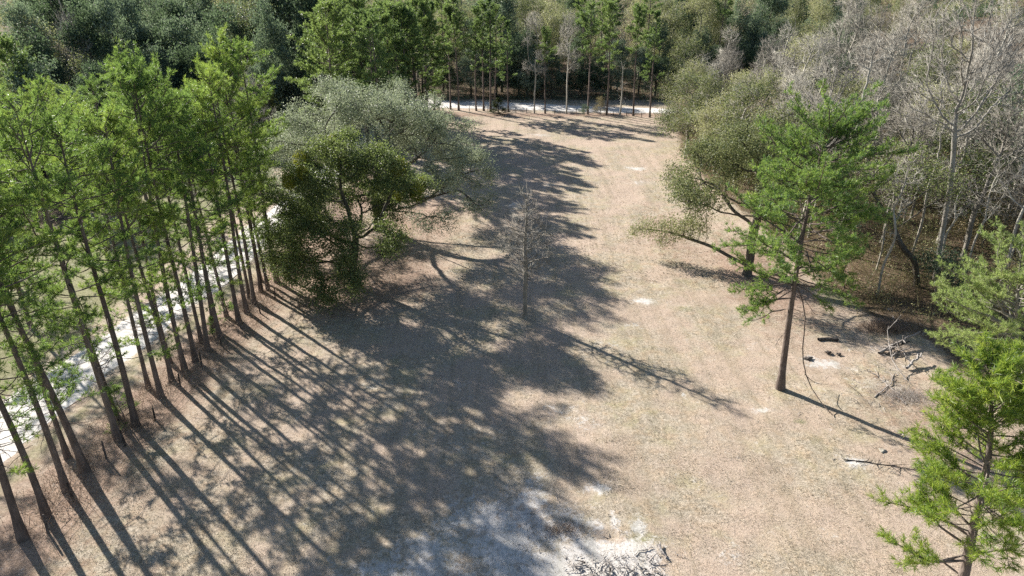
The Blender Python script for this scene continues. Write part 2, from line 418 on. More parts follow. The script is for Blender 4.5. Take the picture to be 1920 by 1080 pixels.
ONES = 'first second third fourth fifth sixth seventh eighth ninth tenth eleventh twelfth thirteenth fourteenth fifteenth sixteenth seventeenth eighteenth nineteenth'.split()
TENS = {2: 'twent', 3: 'thirt', 4: 'fort', 5: 'fift', 6: 'sixt', 7: 'sevent', 8: 'eight', 9: 'ninet'}
def ordw(i):
    i += 1
    if i < 20: return ONES[i - 1]
    a, b = divmod(i, 10)
    return TENS[a] + 'ieth' if b == 0 else TENS[a] + 'y-' + ONES[b - 1]

# ------------------------------------------------------------------ the ground, one sheet to the horizon
def axis(segs):
    a = [segs[0][0]]
    for (s, e, st) in segs: a += list(np.arange(s + st, e + st * .5, st))
    return np.array(a)
xs = np.concatenate([-np.geomspace(2500, 95, 14)[:-1], axis([(-95, 95, .45)]), np.geomspace(95, 2500, 14)[1:]])
ys = np.concatenate([[-400, -100, -30, 0, 10], axis([(16, 62, .32)]), axis([(62, 185, .8)])[1:], np.geomspace(190, 4000, 20)])
XX, YY = np.meshgrid(xs, ys)
rngG = np.random.default_rng(5)
def vnoise(x, y, sc, seed):
    """smooth value noise"""
    r = np.random.default_rng(seed); T = r.uniform(-1, 1, (64, 64)); u = x / sc; v = y / sc
    i = np.floor(u).astype(int); j = np.floor(v).astype(int); fu = u - i; fv = v - j
    fu = fu * fu * (3 - 2 * fu); fv = fv * fv * (3 - 2 * fv)
    g = lambda a, b: T[a % 64, b % 64]
    return (g(i, j) * (1 - fu) + g(i + 1, j) * fu) * (1 - fv) + (g(i, j + 1) * (1 - fu) + g(i + 1, j + 1) * fu) * fv
row_x = lambda y: np.interp(y, [20, 33, 48, 61, 80, 110, 150], [-26.6, -26.3, -24.6, -23.2, -21.5, -19.5, -15.5])
edge_x = lambda y: np.interp(y, [20, 39, 45, 49, 54, 60, 73, 95, 112, 141, 165], [36, 34.5, 32.8, 33.5, 31, 29.5, 29, 27, 27, 32, 38])
roadr_x = lambda y: np.interp(y, [10, 34, 41.4, 49.6, 55.8, 63, 80.4, 100, 130, 165], [-33.5, -32.1, -31.4, -30.0, -29.2, -28.1, -26.9, -25.5, -22, -17])
roadl_x = lambda y: np.interp(y, [10, 34, 41, 49.6, 60, 68, 79, 88, 110, 140, 175], [-38.5, -37.2, -36.2, -34.6, -33.0, -32.3, -31.5, -30.6, -29.3, -26.5, -22])
ss = lambda x, a, b: np.clip((x - a) / (b - a), 0, 1) ** 2 * (3 - 2 * np.clip((x - a) / (b - a), 0, 1))
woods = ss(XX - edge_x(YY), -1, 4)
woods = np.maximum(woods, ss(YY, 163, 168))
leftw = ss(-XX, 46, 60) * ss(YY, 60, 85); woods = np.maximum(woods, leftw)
litter = np.exp(-((XX - row_x(YY)) / 3.2) ** 2) * (YY < 150) + .8 * np.exp(-((YY - 147) / 3.0) ** 2) * ss(XX, -22, -16) * (1 - ss(XX, 38, 42))
litter = np.maximum(litter, .95 * np.exp(-(((XX + 15.5) / 9) ** 2 + ((YY - 63) / 11) ** 2)))
litter = np.maximum(litter, .7 * np.exp(-(((XX + 12) / 8) ** 2 + ((YY - 80) / 12) ** 2)))
litter = np.maximum(litter, .85 * np.exp(-(((XX - 25) / 5.5) ** 2 + ((YY - 62) / 14) ** 2)))
litter = np.maximum(litter, .55 * np.exp(-(((XX - 18) / 4) ** 2 + ((YY - 74) / 14) ** 2)))
litter = np.maximum(litter, .6 * np.exp(-(((XX - 29) / 6) ** 2 + ((YY - 38) / 10) ** 2)))
litter = np.maximum(litter, .45 * ss(-XX, 8, 26) * ss(-YY, -60, -30))
green = .9 * ss(-XX, 35, 38) * (1 - leftw) + .55 * np.exp(-((XX - (roadr_x(YY) + 1.6)) / 1.3) ** 2)
SAND = [(1205, 565, 1.1, .9, 1.3), (1550, 683, 1.5, .8, 1.2), (1515, 672, .7, .5, 1.0), (1590, 690, .9, .5, .9), (1190, 315, 2.2, 1.2, 1.0), (1200, 342, 2.0, 1.4, .7), (1010, 253, 2.2, 1.2, 1.0),
        (980, 940, 2.2, 2.2, .55), (930, 985, 2.6, 2.0, .75), (1030, 1000, 2.2, 1.8, .75), (960, 1040, 2.8, 2.2, .8), (1100, 1045, 2.6, 1.6, 1.0), (1190, 1050, 1.6, 1.3, 1.0), (1120, 985, 1.0, .6, .7),
        (1030, 1080, 3.5, 1.6, .9), (1150, 1085, 2.5, 1.5, 1.1), (780, 1020, 1.7, 1.2, .62), (800, 1065, 2.2, 1.4, .62), (700, 1060, 1.5, .8, .5), (1150, 975, .28, .8, 1.1), (1197, 985, .3, .7, .9),
        (1120, 915, .8, .5, .9), (1050, 770, 1.6, .9, .75), (1085, 785, 1.4, .8, .55), (1110, 800, 1.3, .8, .5), (1430, 768, .8, .5, .8), (1605, 868, 1.0, .6, 1.0), (1585, 860, 1.2, .7, .5), (1365, 1045, 1.0, .9, .55),
        (860, 835, 1.2, .8, .5), (870, 720, 1.2, .8, .4), (700, 720, 1.2, .8, .45), (1010, 345, 2.5, 2, .45), (960, 385, 2.5, 2, .5), (1240, 700, 1.5, 1.2, .4), (1640, 720, 1.6, 1, .5), (1690, 690, 1.2, 1.0, .6), (1655, 655, 1.4, .9, .6),
        (1130, 650, 1.5, .8, .35), (1280, 575, 2.0, 1.4, .4), (900, 480, 1.6, 1.2, .3), (1180, 610, 1.8, 1.0, .35), (1430, 650, 1.2, .8, .35), (1300, 640, 1.6, .9, .3), (1530, 1060, 1.2, .6, .4), (1300, 400, 2, 1.5, .3), (1080, 470, 1.5, 1.2, .3)]
sand = np.zeros_like(XX)
SAND = [(u, v, rx * 1.1, ry * 1.1, s * 1.45) if (v > 930 and u < 1250) else (u, v, rx, ry, s) for (u, v, rx, ry, s) in SAND] + [(880, 930, 2, 1.6, .6), (1000, 900, 1.6, 1.2, .6), (850, 1060, 2.4, 1.4, .7), (1060, 960, 1.5, 1, .8), (920, 1075, 3, 1.5, .8), (790, 1040, 2.4, 1.5, .85), (720, 1065, 2.0, 1.0, .8), (860, 990, 2, 1.4, .8), (640, 1078, 1.6, .8, .6), (980, 965, 2, 1.3, .8)]
for (u, v, rx, ry, s) in SAND:
    g = G(u, v); sand = np.maximum(sand, s * np.exp(-(((XX - g[0]) / rx) ** 2 + ((YY - g[1]) / ry) ** 2)))
road_m = np.minimum(ss(XX, roadl_x(YY) - 1.2, roadl_x(YY) + .3), 1 - ss(XX, roadr_x(YY) - .3, roadr_x(YY) + 1.0)) * (YY < 170)
far_c = np.interp(XX, [-60, -15, 5, 17, 33, 70, 120], [171, 160, 156.5, 153.5, 151.5, 150, 152]); far_hw = np.interp(XX, [-15, 5, 33, 60], [4.6, 4.0, 2.6, 2.2])
road_f = np.clip(1 - (np.abs(YY - far_c) - far_hw) / 1.4, 0, 1) * (XX > -30)
sand = np.maximum(sand, .75 * np.maximum(road_m, road_f))
green2 = sum(s * np.exp(-(((XX - G(u, v)[0]) / rx) ** 2 + ((YY - G(u, v)[1]) / ry) ** 2)) for (u, v, rx, ry, s) in
             [(1270, 580, 2, 1.2, .6), (1230, 900, 2.5, 1.5, .25), (1500, 790, .7, .4, .7), (1600, 560, 3, 2, .7), (1665, 575, 3, 2, .7), (1570, 540, 2, 2, .5), (1000, 310, 6, 4, .35), (1150, 760, 3, 3, .3), (1310, 1000, 4, 2, .3), (1100, 240, 10, 6, .3), (900, 1050, 1.5, .5, .5), (1200, 1010, .8, .4, .6)])
green = np.clip(green + green2, 0, 1)
relief = .05 * vnoise(XX, YY, 2.3, 1) + .035 * vnoise(XX, YY, .9, 2) + .10 * vnoise(XX, YY, 9, 3) + .10 * litter * (.5 + .5 * vnoise(XX, YY, 1.3, 4))
holes = sum(d * np.exp(-(((XX - G(u, v)[0]) / r) ** 2 + ((YY - G(u, v)[1]) / (r * 1.2)) ** 2)) for (u, v, r, d) in [(1148, 1002, .22, -.35), (1195, 1005, .25, -.2), (1555, 665, .35, -.15), (1572, 668, .3, -.15)])
ZZ = (relief + np.where(np.abs(XX) < 50, holes, 0)) * (1 - np.maximum(road_m, road_f)) * ((np.abs(XX) < 95) & (YY < 186) & (YY > 15))
nx, ny = len(xs), len(ys)
gm = Mesh(); q = (np.arange(ny - 1)[:, None] * nx + np.arange(nx - 1)[None]).ravel()
gm.add(np.stack([XX, YY, ZZ], -1).reshape(-1, 3), np.stack([q, q + 1, q + 1 + nx, q + nx], 1))

m, nt, p, o = newmat('dormant_grass')
tc = nt.nodes.new("ShaderNodeTexCoord"); V = tc.outputs['Object']
def attr(n):
    a = nt.nodes.new("ShaderNodeAttribute"); a.attribute_name = n; return a.outputs['Fac']
n_f = noise(nt, V, 4.5, 8, .82); n_m = noise(nt, V, 1.1, 4, .6); n_l = noise(nt, V, .16, 3, .55); n_x = noise(nt, V, 16, 2, .7); n_b = noise(nt, V, .45, 5, .62, .4)
base = ramp(nt, n_f, [(.32, (.11, .092, .07)), (.42, (.30, .26, .20)), (.54, (.45, .39, .31)), (.70, (.68, .62, .53))])
base = mixc(nt, sstep(nt, n_m, .42, .68), base, mixc(nt, 1.0, base, (1.06, .97, .88), 'MULTIPLY'))
base = mixc(nt, math_(nt, 'MULTIPLY', sstep(nt, n_b, .48, .66), .65), base, mixc(nt, n_f, (.30, .265, .16), (.47, .41, .26)))
base = mixc(nt, math_(nt, 'MULTIPLY', sstep(nt, n_l, .40, .60), .75), base, mixc(nt, n_f, (.34, .255, .20), (.58, .465, .385)))
lit = ramp(nt, n_f, [(.3, (.13, .085, .06)), (.47, (.28, .195, .15)), (.6, (.40, .29, .23)), (.75, (.55, .43, .36))])
fl = sstep(nt, math_(nt, 'ADD', attr('litter'), math_(nt, 'MULTIPLY', math_(nt, 'SUBTRACT', n_m, .5), .9)), .2, .75)
c = mixc(nt, math_(nt, 'MULTIPLY', fl, .85), base, lit)
grn = ramp(nt, n_f, [(.3, (.10, .105, .05)), (.5, (.21, .22, .11)), (.7, (.36, .36, .21))])
fg = sstep(nt, math_(nt, 'ADD', attr('green'), math_(nt, 'MULTIPLY', math_(nt, 'SUBTRACT', n_b, .5), 1.2)), .25, .8)
c = mixc(nt, math_(nt, 'MULTIPLY', fg, .8), c, grn)
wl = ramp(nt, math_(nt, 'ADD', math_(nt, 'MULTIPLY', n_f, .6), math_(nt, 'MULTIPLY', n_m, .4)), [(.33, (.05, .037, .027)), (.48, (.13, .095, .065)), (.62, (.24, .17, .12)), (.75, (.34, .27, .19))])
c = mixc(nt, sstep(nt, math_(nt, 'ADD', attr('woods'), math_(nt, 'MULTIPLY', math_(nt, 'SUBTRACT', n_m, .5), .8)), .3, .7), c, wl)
sd = ramp(nt, n_f, [(.28, (.22, .20, .18)), (.42, (.48, .46, .44)), (.6, (.66, .64, .62)), (.75, (.74, .72, .70))])
n_h = noise(nt, V, 2.2, 6, .8, .5)
fs = math_(nt, 'ADD', attr('sand'), math_(nt, 'ADD', math_(nt, 'MULTIPLY', math_(nt, 'SUBTRACT', n_b, .5), 2.2), math_(nt, 'MULTIPLY', math_(nt, 'SUBTRACT', n_h, .5), 3.0)))
fsm = math_(nt, 'MULTIPLY', sstep(nt, fs, .32, 1.05), .9)
c = mixc(nt, fsm, c, sd)
mp = nt.nodes.new("ShaderNodeMapping"); mp.inputs['Scale'].default_value = (1.5, .10, 1); mp.inputs['Rotation'].default_value = (0, 0, .06); nt.links.new(V, mp.inputs[0])
n_k = noise(nt, mp.outputs[0], .6, 4, .6, .5)
c = mixc(nt, math_(nt, 'MULTIPLY', sstep(nt, n_k, .46, .64), .42), c, mixc(nt, 1.0, c, (.66, .68, .62), 'MULTIPLY'))
n_s = noise(nt, V, .8, 6, .7, .8)
c = mixc(nt, math_(nt, 'MULTIPLY', sstep(nt, n_s, .62, .74), .35), c, (.62, .58, .52))
nt.links.new(c, p.inputs['Base Color']); p.inputs['Roughness'].default_value = .95; p.inputs['Specular IOR Level'].default_value = .1
vo = nt.nodes.new("ShaderNodeTexVoronoi"); vo.inputs['Scale'].default_value = 4.5; nt.links.new(V, vo.inputs['Vector'])
hgt = math_(nt, 'ADD', math_(nt, 'MULTIPLY', n_f, .7), math_(nt, 'ADD', math_(nt, 'MULTIPLY', n_x, .3), math_(nt, 'MULTIPLY', n_m, .5)))
bp = nt.nodes.new("ShaderNodeBump"); bp.inputs['Distance'].default_value = .10
bs = nt.nodes.new("ShaderNodeMapRange"); nt.links.new(fsm, bs.inputs[0]); bs.inputs[3].default_value = .85; bs.inputs[4].default_value = .45; nt.links.new(bs.outputs[0], bp.inputs['Strength'])
nt.links.new(hgt, bp.inputs['Height']); nt.links.new(bp.outputs[0], p.inputs['Normal'])
M['ground'] = m
gme = gm.build('ground', m)
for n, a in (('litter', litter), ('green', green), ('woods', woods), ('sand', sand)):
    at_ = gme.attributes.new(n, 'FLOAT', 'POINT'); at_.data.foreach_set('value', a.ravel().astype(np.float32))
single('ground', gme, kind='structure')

# roads: packed pale sand
m, nt, p, o = newmat('packed_sand_road')
tc = nt.nodes.new("ShaderNodeTexCoord"); V = tc.outputs['Object']
a = noise(nt, V, 3.5, 5, .7); b_ = noise(nt, V, .4, 3, .6)
c = ramp(nt, math_(nt, 'ADD', math_(nt, 'MULTIPLY', a, .55), math_(nt, 'MULTIPLY', b_, .45)), [(.35, (.44, .41, .38)), (.5, (.63, .60, .57)), (.65, (.75, .73, .70))])
nt.links.new(c, p.inputs['Base Color']); p.inputs['Roughness'].default_value = .95
bp = nt.nodes.new("ShaderNodeBump"); bp.inputs['Strength'].default_value = .5; bp.inputs['Distance'].default_value = .08; nt.links.new(a, bp.inputs['Height']); nt.links.new(bp.outputs[0], p.inputs['Normal'])
M['road'] = m
def road(name, lf_, rt_, z):
    n = len(lf_); rg = np.random.default_rng(3); L_ = np.array(lf_); R_ = np.array(rt_); k = 7; V = []
    jl = vnoise(np.arange(n) * 1.0, np.zeros(n), 3, 8) * .35 + rg.normal(size=n) * .08; jr = vnoise(np.arange(n) * 1.0, np.ones(n) * 9, 3, 9) * .35 + rg.normal(size=n) * .08
    d = nrm(R_ - L_); L_ = L_ + d * jl[:, None]; R_ = R_ + d * jr[:, None]
    for i in range(k):
        f = i / (k - 1); zz = z - (.05 if i in (0, k - 1) else 0) - .03 * math.exp(-((f - .28) / .09) ** 2) - .03 * math.exp(-((f - .72) / .09) ** 2) + .045
        P_ = L_ + (R_ - L_) * f; V.append(np.stack([P_[:, 0], P_[:, 1], np.full(n, zz)], 1))
    V = np.stack(V, 1).reshape(-1, 3); q = (np.arange(n - 1)[:, None] * k + np.arange(k - 1)[None]).ravel()
    mm = Mesh(); mm.add(V, np.stack([q, q + 1, q + 1 + k, q + k], 1)); return single(name, mm.build(name, M['road']), kind='structure')
yy = np.arange(14, 158, 1.0)
road('road', [(roadl_x(y), y) for y in yy], [(roadr_x(y), y) for y in yy], .02)
xx = np.arange(-24, 110, 1.0); fc = np.interp(xx, [-60, -15, 5, 17, 33, 70, 120], [171, 160, 156.5, 153.5, 151.5, 150, 152]); fh = np.interp(xx, [-15, 5, 33, 60], [4.6, 4.0, 2.6, 2.2])
road('road', list(zip(xx, fc + fh)), list(zip(xx, fc - fh)), .03)

# ------------------------------------------------------------------ tree kinds
Kd = {}
def K_(key, *a, **k): Kd[key] = Kind(*a, **k); return Kd[key]
for i in range(6):   # row pines
    wd, nd = pine(100 + i, H=21.5, rt=.22, z0=[.38, .44, .52, .40, .55, .47][i], RW=[3.7, 4.1, 3.4, 4.4, 3.3, 4.0][i], nbr=41, K=16, L=.30, W=.034, lean=[(.5, .2), (-.6, .3), (.3, -.5), (-.3, 0), (0, .6), (.7, .1)][i], prof='row', lowr=[5, 9, 4, 11, 6, 8][i])
    K_('pine%d' % i, 'pine_tree', wd, nd, M['bark_pine'], M['needles'])
for i in range(4):   # tall narrow pines by the far road
    wd, nd = pine(200 + i, H=21.5, rt=.21, z0=[.50, .42, .58, .35][i], RW=[2.5, 2.1, 2.8, 2.3][i], nbr=[46, 50, 38, 54][i], K=12, L=.38, W=.085, lean=[(.2, 0), (.8, 0), (-.3, 0), (0, 0)][i], prof=['row', 'row', 'top', 'cone'][i], dens=.95, dead=16, S=5)
    K_('far_pine%d' % i, 'pine_tree', wd, nd, M['bark_pine'], M['needles_far'])
for i in range(2):   # broad pines
    wd, nd = pine(230 + i, H=23, rt=.27, z0=.2, RW=5.0, nbr=95, K=11, L=.40, W=.09, prof='row', dens=.9, dead=4, S=5)
    K_('broad_pine%d' % i, 'pine_tree', wd, nd, M['bark_pine'], M['needles_far'])

def gen_tree(key, name, seed, H, RW, zb, nl, natt, step, nleaf, L, W, bark, leaf, rt=.3, **kw):
    rng = np.random.default_rng(seed); lob = lobes(rng, H, RW, zb, nl); zt = zb + (H - zb) * .25
    tr = [np.array([.25 * math.sin(i * .8 + seed), .25 * math.cos(i * .7 + seed), zt * i / 9.0]) * np.array([i / 9., i / 9., 1]) for i in range(10)]
    wd, lf, P, _ = crown_tree(seed, lob, tr, rt, natt, step, nleaf, L, W, infl=RW * 1.6, S=4, clump=8 if nleaf else 0, gap=1.7, **kw)
    return K_(key, name, wd, lf if nleaf else None, M[bark], M[leaf] if leaf else None)
for i in range(4): gen_tree('ever%d' % i, 'evergreen_oak', 300 + i, [17, 15, 19, 14][i], [5.5, 5.0, 5.2, 5.8][i], 2.0, 16, 1500, .55, 16, .32, .22, 'bark_oak', 'dark_leaf', sig=.5, twig=1)
for i in range(4): gen_tree('olive%d' % i, 'olive_oak', 320 + i, [17, 15, 18, 14][i], [5.0, 4.6, 5.2, 5.0][i], 3.0, 14, 1300, .55, 6, .26, .17, 'bark_grey', 'olive_leaf', sig=.55, twig=4, keep=.8, twr=.018, twl=(.4, 1.1))
for i in range(2): gen_tree('tan%d' % i, 'dry_leaved_tree', 340 + i, [16, 14][i], 4.5, 3.0, 12, 800, .62, 3, .24, .15, 'bark_lichen', 'tan_leaf', sig=.5, twig=4, keep=.8, twr=.018)
gen_tree('red0', 'budding_maple', 350, 15, 4.5, 4.0, 12, 800, .62, 5, .2, .13, 'bark_lichen', 'red_bud', sig=.4, twig=3, twr=.016)
for i in range(5): gen_tree('bare%d' % i, 'bare_tree', 360 + i, [20, 18, 16, 21, 17][i], [4.2, 3.8, 4.5, 4.0, 4.6][i], [6, 5, 4, 8, 5][i], 12, 1300, .5, 0, 0, 0, ['bark_grey', 'bark_grey', 'bark_lichen', 'bark_grey', 'bark_lichen'][i], None, rt=.24, twig=4, up=.4, tspread=.45, twl=(.5, 1.6), twr=.017, rtip=.024)
for i in range(3): gen_tree('thin%d' % i, 'bare_tree', 380 + i, [13, 11, 15][i], [2.2, 1.9, 2.4][i], [5, 4, 6][i], 6, 420, .5, 0, 0, 0, ['bark_grey', 'bark_lichen', 'bark_grey'][i], None, rt=.11, twig=3, up=.25, twl=(.4, 1.1), twr=.014, rtip=.018)
for i in range(2): gen_tree('under%d' % i, 'understory_tree', 370 + i, [7, 5.5][i], [3, 2.8][i], .6, 9, 420, .4, 9, .2, .13, 'bark_lichen', ['brush_leaf', 'dark_leaf'][i], rt=.09, sig=.4, twig=2, keep=.8)
wd, nd = pine(400, H=9, rt=.14, z0=.04, RW=2.6, nbr=130, K=10, L=.18, W=.07, prof='cone', dens=1.3, dead=0, S=5)
K_('cedar', 'cedar_tree', wd, nd, M['bark_oak'], M['cedar'])

# ------------------------------------------------------------------ left row of pines
rg = np.random.default_rng(77)
rowA = [(43, 1010), (87, 967), (125, 920), (160, 883), (223, 827), (255, 800), (303, 747), (323, 717), (347, 697), (367, 680), (390, 660), (413, 635), (448, 605), (463, 587), (477, 570), (490, 548), (503, 545), (520, 530)]
rr = [1.0, 1.0, .95, 1.3, .95, 1.15, 1.0, .9, .85, .8, 1.05, 1.0, 1.1, .95, 1.0, .75, .7, 1.1]
for i, (u, v) in enumerate(rowA):
    g = G(u, v); s = rg.uniform(.87, 1.06); k = (i * 5 + 1) % 6
    lab = 'tall pine at the near end of the fence row beside the sandy road' if i == 0 else '%s pine from the near end of the fence row beside the sandy road' % ordw(i)
    t = Kd['pine%d' % k].place(g[0], g[1], lab, 'pine tree', 'pines in the row along the sandy road', rg.uniform(0, 6.28), (s * (.35 + .65 * rr[i]) * .94, s * (.35 + .65 * rr[i]) * .94, s), tilt=tuple(rg.normal(size=2) * .016))
# slimmer pines between the row and the road
for j, y in enumerate([34.6, 38.6, 42.4, 46.0, 49.2, 51.6, 54.0, 57.8, 61.8, 64.2]):
    t = Kd['pine%d' % ((j * 5 + 3) % 6)].place(row_x(y) - rg.uniform(1.0, 2.0), y, '%s slim pine from the near end standing between the fence row and the sandy road' % ordw(j), 'pine tree', 'slim pines between row and road', rg.uniform(0, 6.28), (.72, .72, rg.uniform(.78, .98)), tilt=tuple(rg.normal(size=2) * .02))
# the same row going on behind the oaks
y = 101; j = 0
while y < 143:
    t = Kd['pine%d' % ((j * 5 + 2) % 6) if y < 95 else 'far_pine%d' % (j % 4)].place(row_x(y) + rg.normal() * .5, y, '%s pine behind the big oaks in the row along the sandy road' % ordw(j), 'pine tree', 'pines in the row behind the oaks', rg.uniform(0, 6.28), rg.uniform(.9, 1.05))
    y += rg.uniform(2.4, 4.2); j += 1
# pines on the other side of the sandy road
pts = [(-40, 36), (-44, 44), (-41.5, 52), (-47, 55), (-39, 61), (-44, 66), (-51, 63), (-46, 77), (-57, 70), (-49, 88), ]
for j, (x, y) in enumerate(sorted(pts, key=lambda q: q[1])):
    Kd['pine%d' % ((j * 3 + 1) % 6)].place(x, y, '%s nearest pine across the sandy road from the fence row' % ordw(j) if j else 'nearest pine across the sandy road from the fence row', 'pine tree', 'pines across the sandy road', rg.uniform(0, 6.28), rg.uniform(.66, .84))
# pine cluster behind the silver oak
for j, (x, y) in enumerate([(-27, 106), (-24, 113), (-30, 117), (-25.5, 122), (-20.5, 125), (-29, 130), (-23, 133), (-17.5, 136)]):
    Kd['broad_pine%d' % (j % 2)].place(x, y, '%s broad bushy pine from the left in the cluster behind the silvery oak' % ordw(j), 'pine tree', 'broad pines behind the silvery oak', rg.uniform(0, 6.28), rg.uniform(.92, 1.08))

# ------------------------------------------------------------------ pines along the far road
far = [(845, 205, 'p2', .95), (860, 207, 'p0', 1.05), (893, 208, 'p1', .95), (907, 208, 'p0', 1.0), (920, 209, 'p3', 1.08), (927, 200, 'p1', .95), (953, 210, 'p3', .85), (1002, 212, 'b0', .98), (1022, 213, 'p2', .78), (1062, 213, 'b3', .93), (1102, 215, 'p0', 1.0), (1137, 217, 'p1', 1.0), (1162, 218, 'snag', 1), (1187, 218, 'p2', .98), (1218, 220, 'p3', .95)]
wd, nd = pine(260, H=10, rt=.19, z0=.6, RW=1, nbr=0, K=3, L=.2, W=.03, dead=14, S=6)
snag = Kind('dead_trunk', wd, None, M['bark_grey'], None)
for j, (u, v, k, s) in enumerate(far):
    g = G(u, v)
    if k[0] == 'p': Kd['far_pine' + k[1]].place(g[0], g[1], '%s trunk from the left among the tall slim trees before the far road, a pine' % ordw(j), 'pine tree', 'tall slim pines lining the far road', rg.uniform(0, 6.28), (s * .95, s * .95, s))
    elif k[0] == 'b': Kd['bare' + k[1]].place(g[0], g[1], '%s trunk from the left among the tall slim trees before the far road, leafless' % ordw(j), 'bare tree', None, rg.uniform(0, 6.28), (.7, .7, s * 1.05))
    else: snag.place(g[0], g[1], 'bare broken dead trunk standing among the pines before the far road', 'dead tree', None)
# fence along the far road, and the low dark shrub
def fence(pts, label, hgt=1.25):
    t = empty('wire_fence', (0, 0, 0), label, 'fence'); rgf = np.random.default_rng(11)
    tops = []
    for (x, y) in pts:
        lean = rgf.normal(size=2) * .07; hh = hgt * rgf.uniform(.85, 1.1); mm = Mesh(); sk = Skel()
        P_ = np.array([(x, y, -.1), (x + lean[0] * .5, y + lean[1] * .5, hh * .5), (x + lean[0], y + lean[1], hh)]); sk.chain(P_, [.07, .065, .05]); sk.mesh(mm, 6)
        b0 = P_[-1]; mm.add(np.array([b0 + [.05, 0, 0], b0 + [-.03, .045, 0], b0 + [-.03, -.045, 0]]), np.array([[0, 1, 2]]))
        part('post', mm.build('post', M['dark_wood']), t); tops.append(P_)
    for lv in (.35, .62, .9):
        mm = Mesh(); sk = Skel(); W_ = []
        for a_, b_ in zip(tops[:-1], tops[1:]):
            for f in (0, .5):
                q_ = a_[-1] * (1 - f) + b_[-1] * f; W_.append([q_[0], q_[1], q_[2] * lv - (.05 if f else 0)])
        sk.chain(np.array(W_), [.009] * len(W_)); sk.mesh(mm, 3); part('wire', mm.build('wire', M['dark_wood']), t)
    return t
fp = [(173, 860), (210, 838), (267, 790), (316, 728), (358, 690), (397, 652), (433, 618), (470, 588), (498, 560), (530, 540)]
fence([tuple(G(u, v)[:2] + np.array([.9, 0])) for u, v in [(60, 1000), (110, 940)] + fp], 'old wire fence on short leaning posts along the pine row')
fence([tuple(G(u, v)[:2]) for u, v in [(880, 209), (915, 211), (967, 212), (988, 213), (1040, 214), (1080, 215), (1125, 217), (1150, 219), (1175, 219), (1203, 221)]], 'old wire fence on thin posts before the far road')
g = G(935, 214)
sh = Kd['cedar'].place(g[0], g[1], 'small round dark green shrub before the fence by the far road', 'shrub', None, 0, (.85, .85, .36), name='evergreen_shrub')
g = G(1095, 218); Kd['under1'].place(g[0], g[1], 'low dark bush at the foot of a pine by the far road', 'shrub', None, 1, .45, name='evergreen_shrub')
g = G(1125, 215); Kd['under0'].place(g[0], g[1], 'small brown leafy tree between pines before the far road', 'small tree', None, 1, .55)

# ------------------------------------------------------------------ the two big live oaks
g1 = np.array([-15.8, 76.5]); g2 = np.array([-15.2, 60.5])
def path(pts, n=10): return list(polyline(pts, n))
lob1 = [(-11, 1, 9.5, 4, 4, 2.8), (-8, 6, 11, 4, 4, 3), (-6, -4, 12, 4.5, 3.5, 3), (-3, 3, 14.5, 4.5, 4.5, 3), (0, -3, 15, 4, 4, 2.6), (3, 4, 14, 4.5, 4.5, 3), (5, -3, 12.5, 4, 4, 3), (8, 2, 11, 4, 4, 3), (9, -5, 8.5, 3.5, 3, 2.6),
        (11.5, 1, 7, 3, 3.4, 2.6), (12, -4.5, 5.0, 2.6, 2.2, 1.8), (8, -8.5, 4.3, 2.8, 2.0, 1.4), (-1, 8, 12, 5, 3, 3), (4, 9, 9, 4, 3, 3), (-12.5, -3, 6.5, 3, 3, 2.5), (-8, -7, 8, 3.5, 3, 2.5), (1, -7, 11, 4, 3, 2.5), (9, 7, 8, 3.4, 3, 2.6)]
wd, lf, P_, _ = crown_tree(501, lob1, path([(0, 0, 0), (.2, .1, 2), (-.2, 0, 4), (.3, 0, 6.5)]), .62, 7500, .5, 25, .165, .115, sig=.36, twig=1, S=6, infl=13, rtip=.018, leaf_up=.35, clump=11, gap=1.5)
t = empty('live_oak', (*g1, 0), 'huge spreading live oak with silvery grey-green crown behind the olive oak', 'oak tree')
part('trunk', wd.build('oak_trunk', M['bark_oak']), t); part('crown', lf.build('oak_crown', M['oak_painted_sheen'], False), t)
lob2 = [(-4.5, 0, 9, 3, 3, 2.4), (-2, -2, 11.5, 3, 3, 2), (0, 1, 13, 3, 3, 1.9), (3, -1, 12, 3, 3, 2.2), (5, 1, 9.5, 2.8, 2.8, 2.4), (-5.5, -2, 5.5, 2.4, 2.6, 2.6), (-6.2, -1, 3.0, 2.0, 2.2, 2.0), (-3.5, -4, 3.5, 2.4, 1.8, 2.6), (-1.5, -5.5, 2.6, 2.0, 1.6, 2.2), (.6, -5.2, 2.8, 1.8, 1.6, 2.3),
        (-3, -3.5, 7, 2.6, 2.4, 2.2), (1, -4, 6.5, 2.6, 2.2, 2.4), (3.8, -2.5, 6, 2.0, 2.2, 2.2), (-1, 4, 9, 3.4, 2.6, 2.6), (3, 4, 7, 2.6, 2.4, 2.2), (-5, 3.5, 6, 2.4, 2.4, 2.4)]
wd, lf, P2, term2 = crown_tree(502, lob2, path([(0, 0, 0), (-.3, -.1, 1.5), (.1, .2, 3), (.4, .2, 5)]), .42, 5600, .42, 34, .16, .11, sig=.34, twig=1, S=6, infl=9, rtip=.016, leaf_up=.25, droop=.3, clump=10, gap=2.3)
t = empty('live_oak', (*g2, 0), 'dense olive green oak with foliage hanging to the ground at the pine row', 'oak tree')
part('trunk', wd.build('oak_trunk', M['bark_oak']), t); part('crown', lf.build('oak_crown', M['oak_olive'], False), t)
rgm = np.random.default_rng(9); hi = [i for i in term2 if P2[i][2] > 9.5 or (P2[i][0] > 2 and P2[i][2] > 6)]
sel = rgm.choice(hi, 10, replace=False); mm = Mesh()
